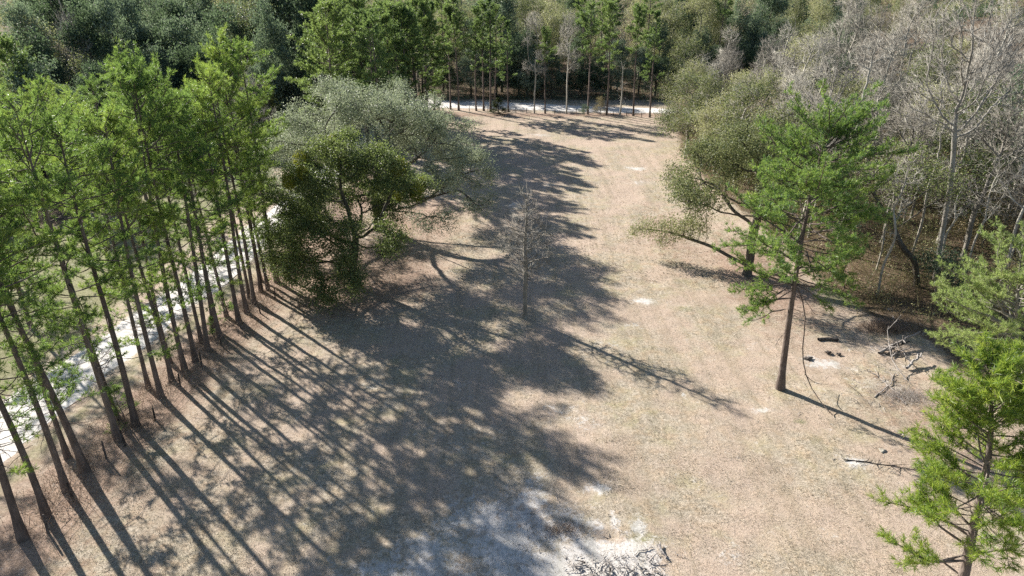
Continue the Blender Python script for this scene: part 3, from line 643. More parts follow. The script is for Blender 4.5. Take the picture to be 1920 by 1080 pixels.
for i in sel:
    s_ = rgm.uniform(.4, .8); c_ = P2[i] + np.array([0, -.5, .4]) + nrm(rgm.normal(size=(620, 3))) * s_ * rgm.uniform(.3, 1, (620, 1)) ** .5 * np.array([1, 1, 1.3])
    leaves(mm, rgm, c_, .17, .10, nrm(c_ - P2[i]), .2)
part('mistletoe', mm.build('mistletoe', M['mistletoe'], False), t)['label'] = 'yellow-green mistletoe clumps in the crown'

# ------------------------------------------------------------------ the leafless tree in the field
g = G(985, 597); rngc = np.random.default_rng(31)
lob = [(0, 0, 4.8, 1.3, 1.3, 1.2), (.9, -.5, 6.2, 1.3, 1.3, 1.2), (-.9, .4, 6.4, 1.4, 1.3, 1.4), (0, .3, 8.3, 1.6, 1.6, 1.4), (.4, -.2, 10.2, 1.1, 1.1, 1.2), (-.2, 0, 11.4, .6, .6, .7), (1.6, .4, 7.4, .9, .9, .8), (-1.4, -.4, 8.1, .9, .9, 1)]
wd, lf, P_, _ = crown_tree(31, lob, path([(0, 0, 0), (-.05, 0, 2), (.02, 0, 4.5), (-.12, 0, 7), (.05, 0, 9.2), (-.05, 0, 11)], 20), .19, 700, .34, 0, 0, 0, twig=4, up=.4, S=6, rtip=.025, infl=3.5, twl=(.4, 1.1), twr=.016, tspread=.55)
t = empty('bare_tree', (g[0], g[1], 0), 'lone slender leafless tree standing in the middle of the field', 'bare tree')
me = wd.build('bare_tree_trunk', M['bark_lichen']); part('trunk', me, t)

# ------------------------------------------------------------------ right side: the solitary pine with bare lower trunk
g = G(1463, 728); rel = lambda u, v: GY(u, v, g[1]) - np.array([g[0], g[1], 0])
pth = [(0, 0, 0)] + [tuple(rel(u, v)) for u, v in ((1478, 610), (1496, 490), (1512, 400), (1530, 320), (1552, 245))]
def azl(dx, dy): return math.atan2(dy, dx)
low = [(8.3, azl(-1, -.1), 5.2, .12), (8.9, azl(-1, .5), 4.2, .1), (7.4, azl(-1, -.4), 4.6, -.05), (8.5, azl(1, -.3), 3.0, .15), (10, azl(-1, .1), 4.2, .3), (9.5, azl(1, .4), 3.6, .2), (6.6, azl(-1, .1), 3.2, -.1)]
wd, nd = pine(601, rt=.25, z0=.42, RW=4.9, nbr=112, K=17, L=.28, W=.034, prof='round', dens=1.15, path=pth, dead=8, S=9, low=low)
# two tall secondary stems inside the crown and the broken branch that hangs to the ground
sk = Skel(); zt = rel(1500, 480)
hang = [rel(1496, 540), rel(1503, 585) + [.4, -.3, 0], rel(1485, 640) + [.3, -.8, 0], rel(1490, 690) + [.4, -.8, 0]]
hang = [h for h in hang]; hang.append(np.array([1.3, -2.0, .9])); hang.append(np.array([2.3, -3.6, .15]))
sk.chain(polyline(hang, 10), np.linspace(.05, .03, 10)); sk.chain(polyline([hang[3], np.array([1.9, -1.0, 1.0]), np.array([3.4, -.2, .5])], 6), np.linspace(.028, .014, 6)); sk.mesh(wd, 5)
t = empty('pine_tree', (g[0], g[1], 0), 'solitary leaning pine with long bare lower trunk at the right of the field', 'pine tree')
part('trunk', wd.build('lone_pine_trunk', M['bark_pine']), t); part('crown', nd.build('lone_pine_crown', M['needles'], False), t)

# near pine at the lower right and paler pine behind it
b0 = np.array([21.6, 23.6, 0]); rl = lambda u, v, y: GY(u, v, y) - b0
pth = [(0, 0, 0), tuple(rl(1813, 1060, 23.9)), tuple(rl(1825, 985, 24.1)), tuple(rl(1848, 900, 24.4)), tuple(rl(1862, 790, 24.6)), tuple(rl(1852, 690, 24.8))]
lowz = [(2.6, azl(-1, .05), 5.0, .0), (3.0, azl(-1, -.35), 3.8, -.05), (3.9, azl(-1, .9), 4.2, .25), (4.4, azl(-.8, 1), 4.5, .2), (4.2, azl(-1, .2), 3.0, .1), (4.2, azl(1, .3), 3.2, .1), (3.0, azl(1, -.2), 3.2, .0), (1.6, azl(-.6, .6), 2.5, .1), (3.4, azl(-1, .5), 3.4, .15)]
wd, nd = pine(611, rt=.26, z0=.36, RW=3.0, nbr=92, K=20, L=.36, W=.030, prof='mid', dens=1.3, path=pth, dead=5, S=9, low=lowz)
t = empty('pine_tree', tuple(b0), 'bright green pine close by in the lower right corner', 'pine tree')
part('trunk', wd.build('near_pine_trunk', M['bark_pine']), t); part('crown', nd.build('near_pine_crown', M['needles_bright'], False), t)
b0 = np.array([36.2, 41.0, 0]); rl = lambda u, v, y: GY(u, v, y) - b0
pth = [(0, 0, 0), tuple(rl(1908, 690, 41)), tuple(rl(1905, 620, 41)), tuple(rl(1908, 550, 41)), tuple(rl(1915, 475, 41))]
lowz = [(5.0, azl(-1, .35), 6.2, .35), (5.6, azl(-1, 0), 6.4, .25), (4.2, azl(-1, .7), 6.0, .35), (3.4, azl(-1, .25), 5.2, .30), (6.6, azl(-1, -.3), 5.0, .3), (7.5, azl(-1, .2), 5.5, .35), (6.4, azl(-.5, 1), 5.0, .3), (2.6, azl(-1, .8), 4.6, .2), (3.0, azl(-1, 0), 4.4, .15), (5.6, azl(-1, .55), 5.8, .3), (8.5, azl(-1, -.1), 5, .35), (4.6, azl(-1, -.5), 4.5, .2)]
wd, nd = pine(612, rt=.24, z0=.22, RW=6.0, nbr=84, K=16, L=.27, W=.032, prof='mid', dens=1.1, path=pth, dead=12, S=9, low=lowz)
t = empty('pine_tree', tuple(b0), 'wide pale green pine at the right border behind the bright green pine', 'pine tree')
part('trunk', wd.build('pale_pine_trunk', M['bark_lichen']), t); part('crown', nd.build('pale_pine_crown', M['needles_pale'], False), t)

# ------------------------------------------------------------------ right wood edge
g = G(1400, 517)
lobr = [(-1, 0, 13.5, 3.5, 3.5, 2.6), (-4, 2, 11.5, 3.2, 3.2, 2.6), (2.5, 2, 14, 3.5, 3.5, 2.6), (-6, -1, 8.5, 2.8, 2.8, 2.2), (4.5, -1, 11, 3, 3, 2.6), (0, -3.5, 10, 3, 2.6, 2.2), (0, 5, 11, 4, 3, 2.6), (5, 4, 9, 3, 3, 2.6), (-5, 6, 8, 3, 3, 2.6), (2, -3, 7, 2.2, 2, 1.6)]
wd, lf, P_, _ = crown_tree(521, lobr, path([(0, 0, 0), (.1, 0, 2), (-.1, 0, 4), (.2, .1, 6)]), .42, 3600, .48, 19, .18, .12, sig=.42, twig=2, S=6, infl=10, rtip=.017, keep=.9, twr=.012, clump=9, gap=1.8)
t = empty('live_oak', (g[0], g[1], 0), 'open olive oak on the edge of the right woods behind the solitary pine', 'oak tree')
part('trunk', wd.build('oak_trunk', M['bark_oak']), t); part('crown', lf.build('oak_crown', M['olive_leaf'], False), t)
# its long low branch reaching over the field
rb = lambda u, v, y, : GY(u, v, y) - np.array([g[0], g[1], 0])
lb = [(-.2, 0, 1.2), (-1.6, 1.0, 1.6), (-3.2, 2.0, 2.4), (-5.2, 3.2, 2.7), (-7.0, 4.3, 3.1), (-8.6, 5.2, 3.0)]
att_l = [(-6.5, 4, 3.6, 2.0, 1.6, 1.0), (-9, 5.4, 3.2, 1.7, 1.2, .8), (-5, 3.5, 4.2, 1.8, 1.4, 1.0), (-10.4, 6.0, 2.7, 1.0, .9, .6), (-7.6, 3.4, 2.5, 1.2, .9, .5)]
wd, lf, P_, _ = crown_tree(522, att_l, path(lb, 14), .17, 500, .35, 13, .16, .10, sig=.3, twig=1, S=6, infl=4, rtip=.014, keep=.9)
part('low_branch', wd.build('oak_low_branch', M['bark_oak']), t); part('low_branch_leaves', lf.build('oak_low_branch_leaves', M['olive_leaf'], False), t)
# crooked oak
g = G(1720, 537); rc = lambda u, v, dy=0: GY(u, v, g[1] + dy) - np.array([g[0], g[1], 0])
pp = [(0, 0, 0), tuple(rc(1717, 483)), tuple(rc(1694, 474)), tuple(rc(1686, 450)), tuple(rc(1672, 420, 1)), tuple(rc(1645, 380, 1.5)), tuple(rc(1630, 345, 2))]
lobk = [(-5, 2, 10, 2.8, 2.6, 2), (-7.5, 3, 8, 2.4, 2.2, 1.8), (-2.5, 3, 11.5, 2.8, 2.8, 2), (-5, -1, 7.5, 1.8, 1.6, 1.2), (1, 2, 10, 2.6, 2.6, 2)]
wd, lf, P_, _ = crown_tree(523, lobk, path(pp, 16), .27, 800, .5, 6, .18, .12, sig=.4, twig=2, S=7, infl=6, keep=.7)
t = empty('live_oak', (g[0], g[1], 0), 'dark crooked oak with sharply bent trunk at the edge of the right woods', 'oak tree')
part('trunk', wd.build('oak_trunk', M['bark_oak']), t); part('crown', lf.build('oak_crown', M['oak_olive'], False), t)
# tall forked grey tree
g = G(1753, 525); rc = lambda u, v, dy=0: GY(u, v, g[1] + dy) - np.array([g[0], g[1], 0])
pp = [(0, 0, 0), tuple(rc(1768, 430)), tuple(rc(1780, 360)), tuple(rc(1788, 290)), tuple(rc(1790, 235))]
lobk = [(x, y_, z_, 2.2, 2.2, 2.4) for (x, y_, z_) in [(-1.5, 0, 16), (0, 1, 19), (-4.5, 1, 19), (-2.5, -1.5, 21), (0.6, 0, 22.5), (-5.5, -.5, 23), (-3, 1, 25), (-5.2, 1, 16.5), (1.8, .5, 18.5)]]
wd, lf, P_, _ = crown_tree(524, lobk, path(pp, 26), .21, 1200, .5, 0, 0, 0, twig=4, up=.45, S=8, infl=8, rtip=.022, twl=(.5, 1.5), twr=.018, tspread=.5)
t = empty('bare_tree', (g[0], g[1], 0), 'tallest pale forked leafless tree with dark lower trunk at the edge of the right woods', 'bare tree')
part('trunk', wd.build('forked_tree_trunk', M['bark_lichen']), t)

# ------------------------------------------------------------------ woods, tree by tree, in bands
def band(spots, kinds, zone, rgs, order='x', smin=.85, smax=1.12):
    tall = 1.32 if 'grove' in zone else 1.22 if ('rank behind' in zone and 'first' not in zone) else 1.0
    """spots: x, y; kinds: list of (key, weight); the label counts each kind along its own band"""
    desc = {'ever': ('dark evergreen oak', 'evergreen tree'), 'olive': ('olive-leaved oak', 'oak tree'), 'tan_': ('dry-leaved tan tree', 'tree'), 'tan0': ('dry-leaved tan tree', 'tree'), 'tan1': ('dry-leaved tan tree', 'tree'),
            'bare': ('pale leafless tree', 'bare tree'), 'thin': ('thin leafless tree', 'bare tree'), 'red0': ('tree with reddish buds', 'tree'), 'far_': ('slim pine', 'pine tree'), 'broa': ('bushy pine', 'pine tree'), 'ceda': ('pointed cedar', 'cedar tree'), 'unde': ('low understory tree', 'small tree'), 'pine': ('green pine', 'pine tree')}
    keys = [k for k, _ in kinds]; wt = np.array([w_ for _, w_ in kinds], float); wt /= wt.sum(); cnt = {}
    for (x, y_) in sorted(spots, key=lambda q: PX(q[0], q[1], 0)[0]):
        k = keys[rgs.choice(len(keys), p=wt)]; d, cat = desc.get(k[:4], desc.get(k[:5]) or ('tree', 'tree'))
        if k.startswith('olive'): d, cat = desc['olive']
        c_ = cnt.get(d, 0); cnt[d] = c_ + 1
        Kd[k].place(x, y_, '%s %s from the left, %s' % (ordw(c_), d, zone), cat, None, rgs.uniform(0, 6.28), tuple(rgs.uniform(smin, smax) * rgs.uniform(.82, 1.2, 3) * np.array([1, 1, tall])))
def strip(rgs, x0, x1, yf, n, jx, jy):
    return [(x0 + (x1 - x0) * (i + .5) / n + rgs.normal() * jx, yf(x0 + (x1 - x0) * (i + .5) / n) + rgs.normal() * jy) for i in range(n)]
EV = [('ever0', 1), ('ever1', 1), ('ever2', 1), ('ever3', 1)]
OL = [('olive0', 1), ('olive1', 1), ('olive2', 1), ('olive3', 1)]
BA = [('bare0', 1), ('bare1', 1), ('bare2', 1), ('bare3', 1), ('bare4', 1)]
wt_ = lambda L_, s: [(k, w_ * s) for k, w_ in L_]
r_ = np.random.default_rng(88)
# beyond the far road
band(strip(r_, -22, 62, lambda x: 171, 17, 1.0, 1.2), wt_(EV, 1), 'in the first rank behind the far road', r_, smin=.66, smax=.9)
band(strip(r_, -26, 70, lambda x: 178, 17, 1.5, 1.5), wt_(EV, .5) + wt_(OL, .35) + [('far_pine0', .5), ('far_pine1', .5), ('bare1', .3)], 'in the second rank behind the far road', r_)
band(strip(r_, -30, 80, lambda x: 185, 16, 2, 2), wt_(EV, .2) + wt_(OL, .7) + [('far_pine1', .5), ('tan0', .6)], 'in the third rank behind the far road', r_)
band(strip(r_, -36, 90, lambda x: 197, 17, 2, 2), wt_(EV, .15) + wt_(OL, .7) + [('tan1', 1), ('tan0', .6)], 'in the fourth rank behind the far road', r_)
band(strip(r_, -42, 100, lambda x: 211, 18, 2, 2), wt_(EV, .3) + wt_(OL, .7) + [('tan1', .8), ('bare2', .4)], 'in the fifth rank behind the far road', r_)
band(strip(r_, -46, 108, lambda x: 227, 18, 2, 2), wt_(EV, .3) + wt_(OL, .7) + [('tan1', .8), ('red0', .4)], 'in the sixth rank behind the far road', r_)
band(strip(r_, -60, 125, lambda x: 244, 22, 2, 3), wt_(EV, .35) + wt_(OL, .7) + [('tan1', .8), ('tan0', .8), ('bare2', .4)], 'in the seventh rank behind the far road', r_)
band(strip(r_, -75, 140, lambda x: 263, 24, 2, 3), wt_(EV, .35) + wt_(OL, .7) + [('tan1', .8), ('tan0', .8), ('bare4', .4)], 'in the eighth rank behind the far road', r_)
band(strip(r_, -150, 155, lambda x: 285, 32, 2, 3), wt_(EV, .4) + wt_(OL, .7) + [('tan1', .8), ('tan0', .6), ('bare2', .4)], 'in the ninth rank behind the far road', r_)
band(strip(r_, -145, -62, lambda x: 228, 12, 2, 3), wt_(EV, .4) + wt_(OL, .7) + [('bare1', .7)], 'in the seventh line of the left grove', r_)
band(strip(r_, -150, -66, lambda x: 255, 11, 2, 3), wt_(EV, .4) + wt_(OL, .7) + [('bare3', .7)], 'in the eighth line of the left grove', r_)
# left woods
band(strip(r_, -84, -36, lambda x: 128 + (x + 36) * .12, 10, 1.5, 2), wt_(EV, 1) + [('broad_pine1', .5), ('olive0', .5), ('bare1', .4)], 'in the front line of the left grove', r_, smin=.9, smax=1.1)
band(strip(r_, -92, -34, lambda x: 139, 12, 2, 2), wt_(EV, 1) + [('olive2', .5), ('broad_pine0', .4)], 'in the second line of the left grove', r_, smin=1.0, smax=1.2)
band(strip(r_, -105, -34, lambda x: 152, 12, 2, 1.5), EV, 'in the third line of the left grove', r_, smin=1.0, smax=1.25)
band(strip(r_, -115, -38, lambda x: 168, 12, 2, 2), wt_(EV, 1) + [('olive1', .7)], 'in the fourth line of the left grove', r_, smin=1.0, smax=1.2)
band(strip(r_, -125, -42, lambda x: 186, 13, 2, 2), wt_(EV, .6) + wt_(OL, .6) + [('bare0', .5)], 'in the fifth line of the left grove', r_, smin=.95, smax=1.2)
band(strip(r_, -135, -48, lambda x: 206, 13, 2, 2), wt_(EV, .4) + wt_(OL, .6) + [('bare1', .7), ('red0', .3)], 'in the sixth line of the left grove', r_, smin=.95, smax=1.2)
band([(-72, 88), (-66, 80), (-62, 92), (-78, 98), (-70, 106), (-84, 108)], [('cedar', 2), ('broad_pine0', 1), ('ever1', 1)], 'in the front of the far left thicket', r_, smin=1.1, smax=1.4)
band([(-92, 122), (-86, 116), (-80, 121), (-76, 114), (-100, 130), (-94, 136), (-68, 118)], wt_(OL, .8) + [('red0', 1), ('ever0', .8), ('bare2', .8)], 'in the back of the far left thicket', r_)
g = GY(512, 235, 112); Kd['cedar'].place(g[0], 112, 'pointed dark cedar left of the silvery oak crown', 'cedar tree', None, 1, (1, 1, 1.25))
band([(-110 + 4.2 * (i % 12) + r_.normal(), 91 + 8.5 * (i // 12) + r_.normal() * 1.5 + .1 * abs(i % 12 - 6)) for i in range(48)], wt_(OL, .7) + wt_(EV, .35) + [('red0', .8), ('tan0', .8), ('bare2', .6), ('bare4', .6), ('broad_pine0', .5), ('cedar', .8)], 'in the body of the far left thicket', r_, smin=.65, smax=.95)
for j, (u, v, yb) in enumerate([(455, 300, 96), (425, 290, 101), (480, 330, 90)]):
    g = GY(u, v, yb); Kd['bare%d' % (1 + j)].place(g[0], yb, '%s leafless grey tree from the left between row pines and silvery oak' % ordw([1, 0, 2][j]), 'bare tree', None, j * 2.0, .85)
# right woods, from the clearing edge inward
E1 = lambda y_: float(edge_x(y_))
sp = [(E1(y_) + 3.5 + r_.normal() * .8, y_) for y_ in (72, 80, 87, 94, 101, 108, 114, 121, 128, 135, 142)]
band(sp, wt_(OL, 1) + [('ever3', .4), ('bare1', .6), ('tan0', .5)], 'along the right edge of the field', r_, smin=.72, smax=.95)
def rband(off, ys_, kinds, zone, a=.82, b=1.1):
    band([(E1(min(y_, 141)) + off + r_.normal() * 1.2, y_ + r_.normal() * 1.0) for y_ in ys_], kinds, zone, r_, smin=a, smax=b)
rband(11, np.arange(74, 150, 7.0), wt_(OL, .5) + wt_(BA, .7) + [('tan0', .7)], 'in the second rank, right woods', .75, 1.0)
rband(19, np.arange(66, 150, 7.0), wt_(OL, .3) + wt_(BA, 1) + [('tan1', .8)], 'in the third rank, right woods', .8, 1.05)
rband(27, np.arange(60, 152, 7.5), wt_(OL, .2) + wt_(BA, 1.2) + [('tan0', .5), ('ever1', .3)], 'in the fourth rank, right woods', .85, 1.1)
rband(36, np.arange(62, 154, 8.0), wt_(OL, .2) + wt_(BA, 1.2) + [('tan1', .5), ('ever2', .4)], 'in the fifth rank, right woods', .85, 1.15)
rband(46, np.arange(74, 156, 8.0), wt_(OL, .35) + wt_(BA, .9) + [('tan0', .5), ('ever0', .5)], 'in the sixth rank, right woods', .9, 1.15)
rband(57, np.arange(86, 156, 8.5), wt_(OL, .35) + wt_(BA, .8) + [('ever0', .5), ('ever1', .5)], 'in the seventh rank, right woods', .9, 1.15)
rband(69, np.arange(98, 156, 8.5), wt_(OL, .35) + wt_(BA, .8) + [('ever0', .8)], 'in the eighth rank, right woods', .9, 1.15)
rband(82, np.arange(112, 158, 8.5), wt_(OL, .5) + wt_(BA, .8) + [('ever0', .8)], 'in the ninth rank, right woods', .9, 1.15)
TH = [('thin0', 1), ('thin1', 1), ('thin2', 1)]
rband(6, np.arange(60, 140, 5.0), TH, 'in the outermost rank, right woods', .7, 1.1)
rband(15, np.arange(48, 130, 4.2), TH, 'in the front thicket, right woods', .8, 1.3)
rband(23, np.arange(50, 130, 4.5), TH, 'in the middle thicket, right woods', .8, 1.3)
rband(32, np.arange(54, 130, 5.0), TH, 'in the rear thicket, right woods', .9, 1.4)
rband(24, np.arange(55, 150, 8.0), [('under0', 2), ('under1', 1.2)], 'among the trunks of the right woods', .8, 1.3)
rband(9, np.arange(52, 150, 7.0), [('under0', 2), ('under1', 1)], 'near the clearing edge of the right woods', .6, 1.1)
rband(40, np.arange(66, 150, 8.0), [('under0', 1), ('under1', 1.2)], 'deep inside the right woods', .9, 1.5)

# the far canopy: crowns nobody could count
rf = np.random.default_rng(66)
def far_canopy(name, leafmat, n, seed):
    rg_ = np.random.default_rng(seed); mm = Mesh(); k = 0
    while k < n:
        y_ = 300 + 330 * rg_.random() ** 1.1; x = rg_.uniform(-.95, .95) * y_ * .95
        zc = rg_.uniform(8, 13.5); rr_ = rg_.uniform(3.8, 6.5); nl = int(520 * (250 / y_)); v = nrm(rg_.normal(size=(nl, 3))); v[:, 2] = np.abs(v[:, 2]) * 1.1 - .25
        bump_ = 1 + .22 * np.sin(v[:, 0] * 5 + k) * np.cos(v[:, 1] * 6 + k * 2) + .12 * np.sin(v[:, 2] * 9 + k)
        c_ = np.array([x, y_, zc - 3]) + v * (rr_ * bump_ * rg_.uniform(.55, 1.02, nl))[:, None] * np.array([1, 1, 1.15])
        leaves(mm, rg_, c_, .55 * (y_ / 260) ** .6, .38 * (y_ / 260) ** .6, v, .2); k += 1
    single(name, mm.build(name, leafmat, False), 'mixed treetops of the distant wood along the top of the picture', 'distant wood', kind='stuff')
far_canopy('distant_wood', M['olive_leaf'], 400, 1); far_canopy('distant_wood', M['dark_leaf'], 420, 2); far_canopy('distant_wood', M['tan_leaf'], 90, 3)

# undergrowth in the woods
def undergrowth(name, mat, n, region, seed, hmax, lab, L=.14, W=.07, per=34, rad=.7, stems=True):
    rg_ = np.random.default_rng(seed); mm = Mesh(); C_ = []
    while len(C_) < n:
        x, y_ = region(rg_)
        if x is not None: C_.append((x, y_, rg_.uniform(.1, hmax) * rg_.random() ** .5))
    C_ = np.array(C_); cen = np.repeat(C_, per, 0); off = rg_.normal(size=cen.shape) * np.array([rad, rad, .45])
    pos = cen + off; pos[:, 2] = np.abs(pos[:, 2]) + .03; leaves(mm, rg_, pos, L, W, nrm(off), .3)
    if stems:
        b_ = np.repeat(C_, 5, 0) + rg_.normal(size=(n * 5, 3)) * [.6, .6, 0]; b_[:, 2] = 0
        tp = b_ + nrm(rg_.normal(size=b_.shape) * .5 + [0, 0, 1]) * rg_.uniform(.6, hmax + 1.8, (len(b_), 1)); spikes(mm, b_, tp, .015)
    single(name, mm.build(name, mat, False), lab, name.replace('_', ' '), kind='stuff')
def reg_right(rg_):
    y_ = 44 + 105 * rg_.random(); x = edge_x(y_) + 1.5 + 48 * rg_.random() ** 1.3
    return (x, y_) if (y_ > 52 or x > 40) else (None, None)
undergrowth('undergrowth', M['brush_leaf'], 1700, reg_right, 12, 1.8, 'brown and olive brush covering the floor of the right woods')
def reg_edge(rg_):
    g_ = G(rg_.uniform(1590, 1740), rg_.uniform(500, 600)); return g_[0], g_[1]
undergrowth('undergrowth', M['olive_leaf'], 900, lambda q: (lambda y_: (edge_x(y_) + 3 + 30 * q.random(), y_))(50 + 75 * q.random()), 13, 3.0, 'green vines and saplings tangled between the trunks of the right woods', .17, .11, 26, .75)
undergrowth('ground_cover', M['brush_leaf'], 120, reg_edge, 14, .2, 'low brown-green weeds at the woods edge behind the solitary pine', .12, .04, 30, .5, False)
def reg_back(rg_):
    x = rg_.uniform(-24, 80); return x, 162.5 + 30 * rg_.random() ** 1.5 - .03 * max(0, x)
undergrowth('undergrowth', M['dark_leaf'], 700, reg_back, 15, 2.6, 'dark green brush filling the space under the trees behind the far road', .24, .14, 28, .9)
def reg_left(rg_):
    return rg_.uniform(-110, -36), rg_.uniform(116, 150)
undergrowth('undergrowth', M['dark_leaf'], 420, reg_left, 16, 2.5, 'dark brush under the grove beyond the left pines', .24, .14, 24, 1.0)
def reg_row(rg_):
    y_ = rg_.uniform(28, 64); return row_x(y_) + rg_.normal() * 1.0, y_
undergrowth('weeds', M['dead_grass'], 150, reg_row, 17, .3, 'dry weeds and straw along the fence under the pine row', .2, .025, 26, .35, True)

def turf(name, mat, n, y0, y1, L, W, lab, seed):
    rg_ = np.random.default_rng(seed); y_ = rg_.uniform(y0 ** .5, y1 ** .5, n) ** 2; x = rg_.uniform(-1, 1, n) * y_ * .95
    ok = (x > row_x(y_) - 3) & (x < edge_x(y_) + 6); x, y_ = x[ok], y_[ok]; n = len(x)
    fs_ = np.interp(vnoise(x, y_, 1.7, 30) + .6 * vnoise(x, y_, .6, 31), [-1.2, .2, 1.2], [.15, .8, 1])
    ix = np.clip(np.searchsorted(xs, x), 0, nx - 1); iy = np.clip(np.searchsorted(ys, y_), 0, ny - 1); fs_ *= 1 - np.clip(sand[iy, ix] * 1.1, 0, .85)
    k_ = rg_.random(n) < fs_; x, y_, ix, iy = x[k_], y_[k_], ix[k_], iy[k_]; n = len(x)
    p_ = np.stack([x, y_, ZZ[iy, ix] - .01], 1); a_ = rg_.uniform(0, 6.28, n); l_ = L * rg_.uniform(.5, 1.3, n); h_ = rg_.uniform(.15, .9, n)
    d_ = np.stack([np.cos(a_), np.sin(a_), h_], 1); s_ = np.stack([-np.sin(a_), np.cos(a_), np.zeros(n)], 1) * W * .5
    V_ = np.stack([p_ - s_, p_ + s_, p_ + d_ * l_[:, None]], 1).reshape(-1, 3); mm = Mesh(); mm.add(V_, np.arange(n * 3).reshape(-1, 3))
    single(name, mm.build(name, mat, False), lab, 'grass', kind='stuff')
turf('dry_grass', M['turf'], 420000, 20, 60, .11, .03, 'short dormant tan grass of the field', 61)
turf('dry_grass', M['turf'], 200000, 60, 148, .20, .07, 'short dormant tan grass of the far field', 62)

# ------------------------------------------------------------------ small things
def stick_mesh(rgs, pts, r0, r1, twigs=4, tl=.5, S=5, mat='dead_wood', nseg=8, wig=.06):
    P_ = polyline(pts, nseg); P_[1:-1] += rgs.normal(size=(nseg - 2, 3)) * wig * np.array([1, 1, .3]); mm = Mesh(); sk = Skel()
    ids = sk.chain(P_, np.linspace(r0, r1, nseg))
    for _ in range(twigs):
        k = int(rgs.integers(1, nseg - 1)); d = nrm(P_[k + 1] - P_[k] + rgs.normal(size=3) * .8); d[2] = abs(d[2]) * .5; l_ = tl * rgs.uniform(.5, 1.3)
        Q_ = [P_[k] + d * l_ * .4, P_[k] + d * l_ * .75 + rgs.normal(size=3) * .05, P_[k] + d * l_ + rgs.normal(size=3) * .08]
        sk.chain(np.array(Q_), np.linspace(max(r1, r0 * .5), .006, 3), ids[k])
    sk.mesh(mm, S)
    # closed ends
    for e_, rr_ in ((P_[0], r0), (P_[-1], r1)):
        pass
    return mm
rs = np.random.default_rng(19)
def pxy(u, v, z=.05): return G(u, v, z)
def branch_on_ground(name, pxs, r0, r1, label, cat='branch', mat='dead_wood', twigs=4, tl=.6, group=None, wig=.06, S=5, zs=None):
    P_ = [pxy(u, v, (zs[i] if zs else r0 + .02)) for i, (u, v) in enumerate(pxs)]
    me = stick_mesh(rs, P_, r0, r1, twigs, tl, S, mat, 8, wig).build(name, M[mat]); return single(name, me, label, cat, group)
branch_on_ground('log', [(1534, 636), (1553, 635), (1572, 637)], .13, .11, 'short grey log lying in the grass behind the solitary pine', 'log', 'dark_wood', 1, .2, wig=.01, S=8)
branch_on_ground('fallen_branch', [(1700, 758), (1650, 705), (1610, 690)], .035, .01, 'thin bare fallen branch right of the solitary pine', twigs=9, tl=1.1)
branch_on_ground('fallen_branch', [(1680, 808), (1725, 832), (1760, 850)], .04, .015, 'pale fallen branch lying in the shadow tip of the solitary pine', twigs=8, tl=.8)
branch_on_ground('fallen_branch', [(1582, 862), (1650, 870), (1730, 882)], .04, .015, 'dark twiggy fallen branch on sand left of the bright green pine', mat='dark_wood', twigs=12, tl=.8)
branch_on_ground('fallen_branch', [(1640, 745), (1665, 725), (1680, 700)], .05, .02, 'forked grey branch on the ground among the twigs', twigs=6, tl=.7)
branch_on_ground('fallen_branch', [(1590, 720), (1618, 742), (1640, 770)], .02, .006, 'slender reddish twig lying near the shadow of the solitary pine', twigs=6, tl=.5, mat='bark_pine')
branch_on_ground('driftwood', [(1234, 1022), (1242, 1035), (1250, 1045)], .10, .03, 'thick bleached piece of driftwood at the edge of the bare sand', 'driftwood', twigs=3, tl=.35, S=7, wig=.02)
branch_on_ground('driftwood', [(1190, 1040), (1213, 1030), (1225, 1026)], .03, .02, 'thin bleached stick with forked end on the bare sand', 'driftwood', twigs=4, tl=.3)
branch_on_ground('stick', [(1266, 1035), (1290, 1047)], .018, .01, 'short pale stick on the grass right of the driftwood', 'stick', twigs=1, tl=.1)
branch_on_ground('stick', [(969, 1057), (985, 1078)], .022, .012, 'pale stick in the shadowed sand at the bottom of the picture', 'stick', twigs=1, tl=.2)
branch_on_ground('stick', [(1130, 1042), (1150, 1062)], .014, .008, 'thin pale stick on the bright bare sand', 'stick', twigs=1, tl=.2)
branch_on_ground('stick', [(1043, 931), (1050, 942)], .03, .02, 'small bleached stick at the upper rim of the sand patch', 'stick', twigs=0)
branch_on_ground('stick', [(928, 890), (948, 905)], .02, .01, 'small pale crooked stick in the tree shadow above the sand', 'stick', twigs=2, tl=.2)
branch_on_ground('stick', [(1105, 640), (1122, 646)], .03, .012, 'small dark stick beside the shadow of the lone leafless tree', 'stick', 'dark_wood', twigs=3, tl=.3)
branch_on_ground('stick', [(1300, 848), (1312, 852)], .02, .012, 'tiny dark stick in the open grass left of the fallen branches', 'stick', 'dark_wood', twigs=1, tl=.1)
for j, (u, v) in enumerate([(1063, 628), (1150, 590), (1330, 700), (1290, 830), (1375, 940)]): pass
# brush pile
t = empty('brush_pile', (0, 0, 0), 'heap of grey logs and branches beside the brown bush', 'brush pile'); rs2 = np.random.default_rng(23)
for (a_, b_, r0, mt) in [((1648, 662, .1), (1725, 622, .9), .13, 'dead_wood'), ((1650, 660, .1), (1705, 640, .5), .10, 'dark_wood'), ((1662, 664, .1), (1700, 634, .7), .07, 'dark_wood'), ((1672, 668, .1), (1712, 650, .3), .06, 'dead_wood'), ((1700, 690, .1), (1728, 662, .6), .12, 'dead_wood'), ((1690, 655, .1), (1712, 690, .2), .05, 'dead_wood'), ((1668, 650, .2), (1700, 668, .3), .05, 'dark_wood')]:
    mm = stick_mesh(rs2, [G(*a_), (G(*a_) + G(*b_)) / 2 + [0, 0, .05], G(*b_)], r0, r0 * .5, 6, .9, 6, mt); part('branch', mm.build('brush_branch', M[mt]), t)
